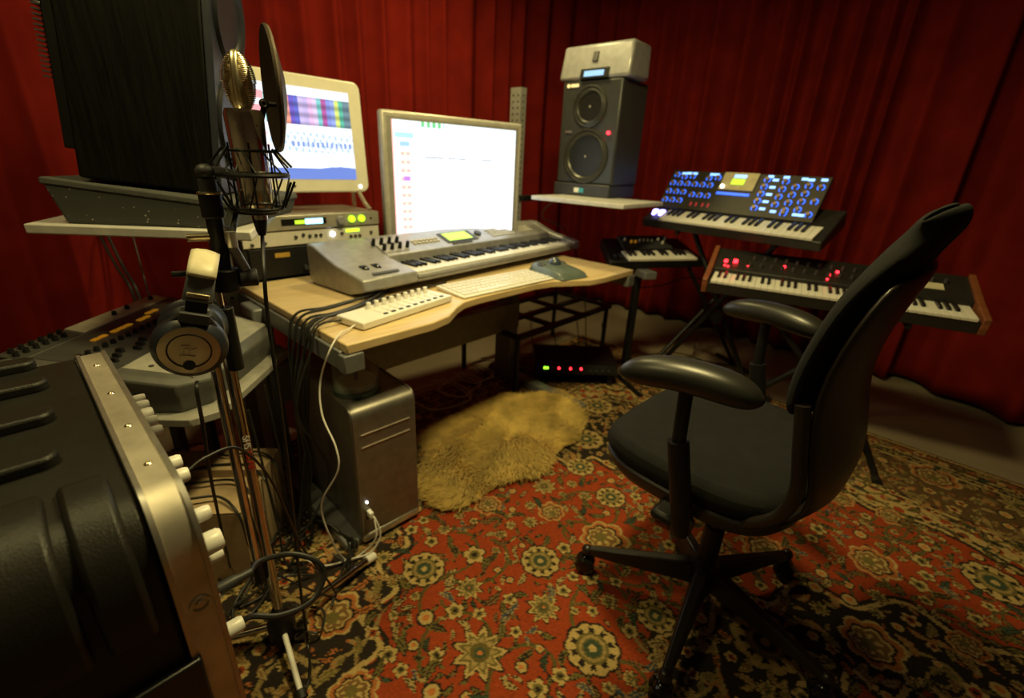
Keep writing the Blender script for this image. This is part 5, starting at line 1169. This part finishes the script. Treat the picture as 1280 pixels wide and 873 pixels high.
p = P(); p.box(-.007, -.022, -.012, .007, .003, .010); p.build('plug_body', M_white, t, bevel=.003)
# patch cable from the case
cx = Matrix.Translation((-.32, .371, RUGZ)) @ Matrix.Rotation(R(138), 4, 'Z')
pz = lambda s_, z_, y_: cx @ Vector((s_, y_, z_-RUGZ))
A1 = pz(.115, .61, -.0); 
TT = lambda q: (q-Vector((0, 0, CAM_H))).dot(_fw)
q0, q1 = pz(.115, .605, -.058), pz(.095, .545, -.028); ta, tb = TT(q0), TT(q1)
cable([q0, PT(325, 702, ta+.03), PT(362, 693, ta+.05), PT(396, 702, ta+.06), PT(405, 722, ta+.06), PT(388, 753, ta+.04), PT(350, 770, tb+.02), PT(315, 771, tb+.005), q1], .0042, M_cable, 'black patch cable looping from the front of the rack case')
t = thing('jack_plug', 'silver and black jack plug in the front of the rack case', 'plug', pz(.115, .605, -.0), 138)
p = P(); p.cyl((0, 0, 0), (0, -.018, 0), .008, 16); p.build('plug_tip', M_chromew, t)
p = P(); p.lathe([(0, .016), (.0085, .016), (.0085, .036), (.006, .045), (.0055, .060), (0, .060)], (0, 0, 0), (0, -1, 0), 16); p.build('plug_body', M_dark, t)
cable([pz(.228, .732, -.026), pz(.24, .74, -.06), pz(.26, .72, -.11), pz(.30, .6, -.16), pz(.33, .4, -.2), pz(.33, .2, -.25), FL(300, 690, zf), FL(330, 660, zf)], .0025, M_cable, 'thin black lead from a white knob socket of the rack case to the floor')
# floor tangle behind the stand
rt = random.Random(11)
for i in range(14):
    x0, y0 = -.50-rt.random()*.20, .90+rt.random()*.35; pts = []
    a = rt.random()*6.28
    for k in range(9):
        a += rt.uniform(-1.1, 1.1); x0 += math.cos(a)*.085; y0 += math.sin(a)*.085
        x0 = min(max(x0, -.71), -.46); y0 = min(max(y0, .80), 1.24-(x0+.71)*.6); pts.append((x0, y0, zf+rt.uniform(0, .04)))
    cable(pts, rt.choice([.003, .0038, .0045]), M_cable, 'black cable in the tangle on the floor behind the microphone stand', 'tangled cables on the floor behind the microphone stand')
for i in range(4):
    pts = [W(-.10-.05*i, .30+.04*i, zf+.01)]; b_ = [(-.70, 1.06), (-.70, .96), (-.73, 1.20), (-.74, 1.26)][i]
    cable([(b_[0], b_[1], .53), (b_[0]+.025, b_[1]-.02, .35), (b_[0]+.035, b_[1]-.02+.01*i, .15), (b_[0]+.06, b_[1]-.05, zf+.01), (b_[0]+.13, b_[1]-.06-.02*i, zf+.01)], .0034, M_cable, ['black cable hanging from the mixing desk nearest the rack case', 'black cable hanging from the near corner of the side table', 'black cable hanging from the mixing desk nearest the big desk', 'black cable hanging from the mixing desk farthest back'][i], 'cables hanging from the mixing desk')
for i in range(4):
    r_ = [.10, .08, .12, .07][i]; cx_, cy_ = [(-.27, 2.22), (-.20, 2.36), (-.36, 2.10), (-.13, 2.5)][i]
    pts = [(cx_+r_*math.cos(a)*(1+.1*i)+.02*math.sin(a*3+i), cy_+r_*1.3*math.sin(a), zf+.004*k*.5) for k, a in enumerate(np.linspace(0, 2*PI*1.35, 15))]
    cable(pts, .003, M_wcable if i < 3 else M_cable, ['white lead coiled on the floor directly behind the sheepskin', 'white lead coiled farther back toward the right desk leg', 'white lead coiled on the floor beside the computer tower'][i] if i < 3 else 'black lead coiled on the floor near the right desk leg', 'white leads coiled behind the sheepskin' if i < 3 else None)
for i in range(5):
    x0 = .10+i*.14; y0 = 2.66-.06*i
    cable([(x0, y0+.05, .33), (x0+.02, y0, .2), (x0+.03, y0-.06, .08), (x0-.04, y0-.14, zf), (x0-.15, y0-.10, zf)], .0028, M_cable, ['leftmost thin black cable dangling from the lattice table', 'second thin black cable from the left on the lattice table', 'middle one of the thin black cables dangling from the lattice table', 'second thin black cable from the right on the lattice table', 'rightmost thin black cable dangling from the lattice table'][i], 'cables dangling from the lattice table')
cable([(-.02, 2.48, zf), (.03, 2.38, .05), (-.03, 2.30, zf), (.04, 2.24, .03), (.10, 2.34, .06), (.02, 2.42, .05), (-.05, 2.36, zf)], .005, M_cable, 'thick black cable knot beside the right desk leg')
for i, q in enumerate([[(-1.35, 1.78, .99), (-1.38, 1.82, .8), (-1.30, 1.85, .55), (-1.2, 1.8, .3)], [(-1.28, 1.80, .99), (-1.30, 1.85, .75), (-1.22, 1.86, .5), (-1.16, 1.84, .3)], [(-1.12, 1.80, .99), (-1.13, 1.86, .8), (-1.09, 1.88, .6), (-1.08, 1.88, .3)]]):
    pass
for i in range(4):
    ya = .98+.07*i; pts = [(-1.06, ya+.04*math.sin(i), .285), (-.98, ya+.05*math.cos(i*2), .287), (-.88, ya-.03*math.sin(i*3), .290), (-.79, ya+.02, .285), (-.715, ya-.02, .262), (-.695, ya-.03, .15), (-.67, ya-.02, zf+.004*i), (-.60, ya-.05*i+.03, zf+.004*i)]
    cable(pts, .0036, M_cable, ['black cable lying over the cardboard box, nearest the rack case', 'second black cable lying over the cardboard box', 'third black cable lying over the cardboard box', 'black cable lying over the cardboard box, farthest from the rack case'][i], 'cables lying over the cardboard box')
# leads hanging behind the left shelf
for i, (u0, v0, u1, v1) in enumerate([(122, 297, 165, 365), (132, 297, 172, 366), (165, 300, 182, 355)]):
    a, b_ = PT(u0, v0-8, 1.95), PT(u1, v1, 1.9); b2 = Vector((b_.x, b_.y, .2))
    cable([a+Vector((0, 0, .03)), a, (a+b_)/2+Vector((.0, .0, -.02)), b_, (b_+b2)/2, b2, b2+Vector((.06, .03, -.18))], .0055 if i < 2 else .003, M_cable, ['thick black cable hanging below the left shelf, the leftmost', 'second thick black cable hanging below the left shelf', 'thin black cable hanging below the left shelf'][i], 'cables behind the left shelf')
cable([W(1.62, .60, 1.0), W(1.58, .66, .90), W(1.70, .55, .80), W(1.78, .45, .45), W(1.8, .4, zf)], .003, M_cable, 'thin black cable below the right loudspeaker shelf')
cable([(.60, 2.50, .66), (.62, 2.54, .58), (.72, 2.58, .54), (.86, 2.60, .555), (1.0, 2.62, .60), (1.15, 2.70, .55), (1.2, 2.8, .3), (1.25, 2.9, .01)], .0035, M_cable, 'black cable sagging between the small keyboard and its neighbour')
for i in range(3):
    cable([(.70+.1*i, 2.72+.05*i, .006), (.9+.12*i, 2.85, .006), (1.15, 2.92-.08*i, .006), (1.3+.06*i, 2.75, .006), (1.22+.1*i, 2.55, .006)], .003, M_cable, ['thin black cable on the bare floor, leftmost behind the chair arm', 'thin black cable on the bare floor, middle of three behind the chair', 'thin black cable on the bare floor nearest the stand foot'][i], 'cables on the bare floor')
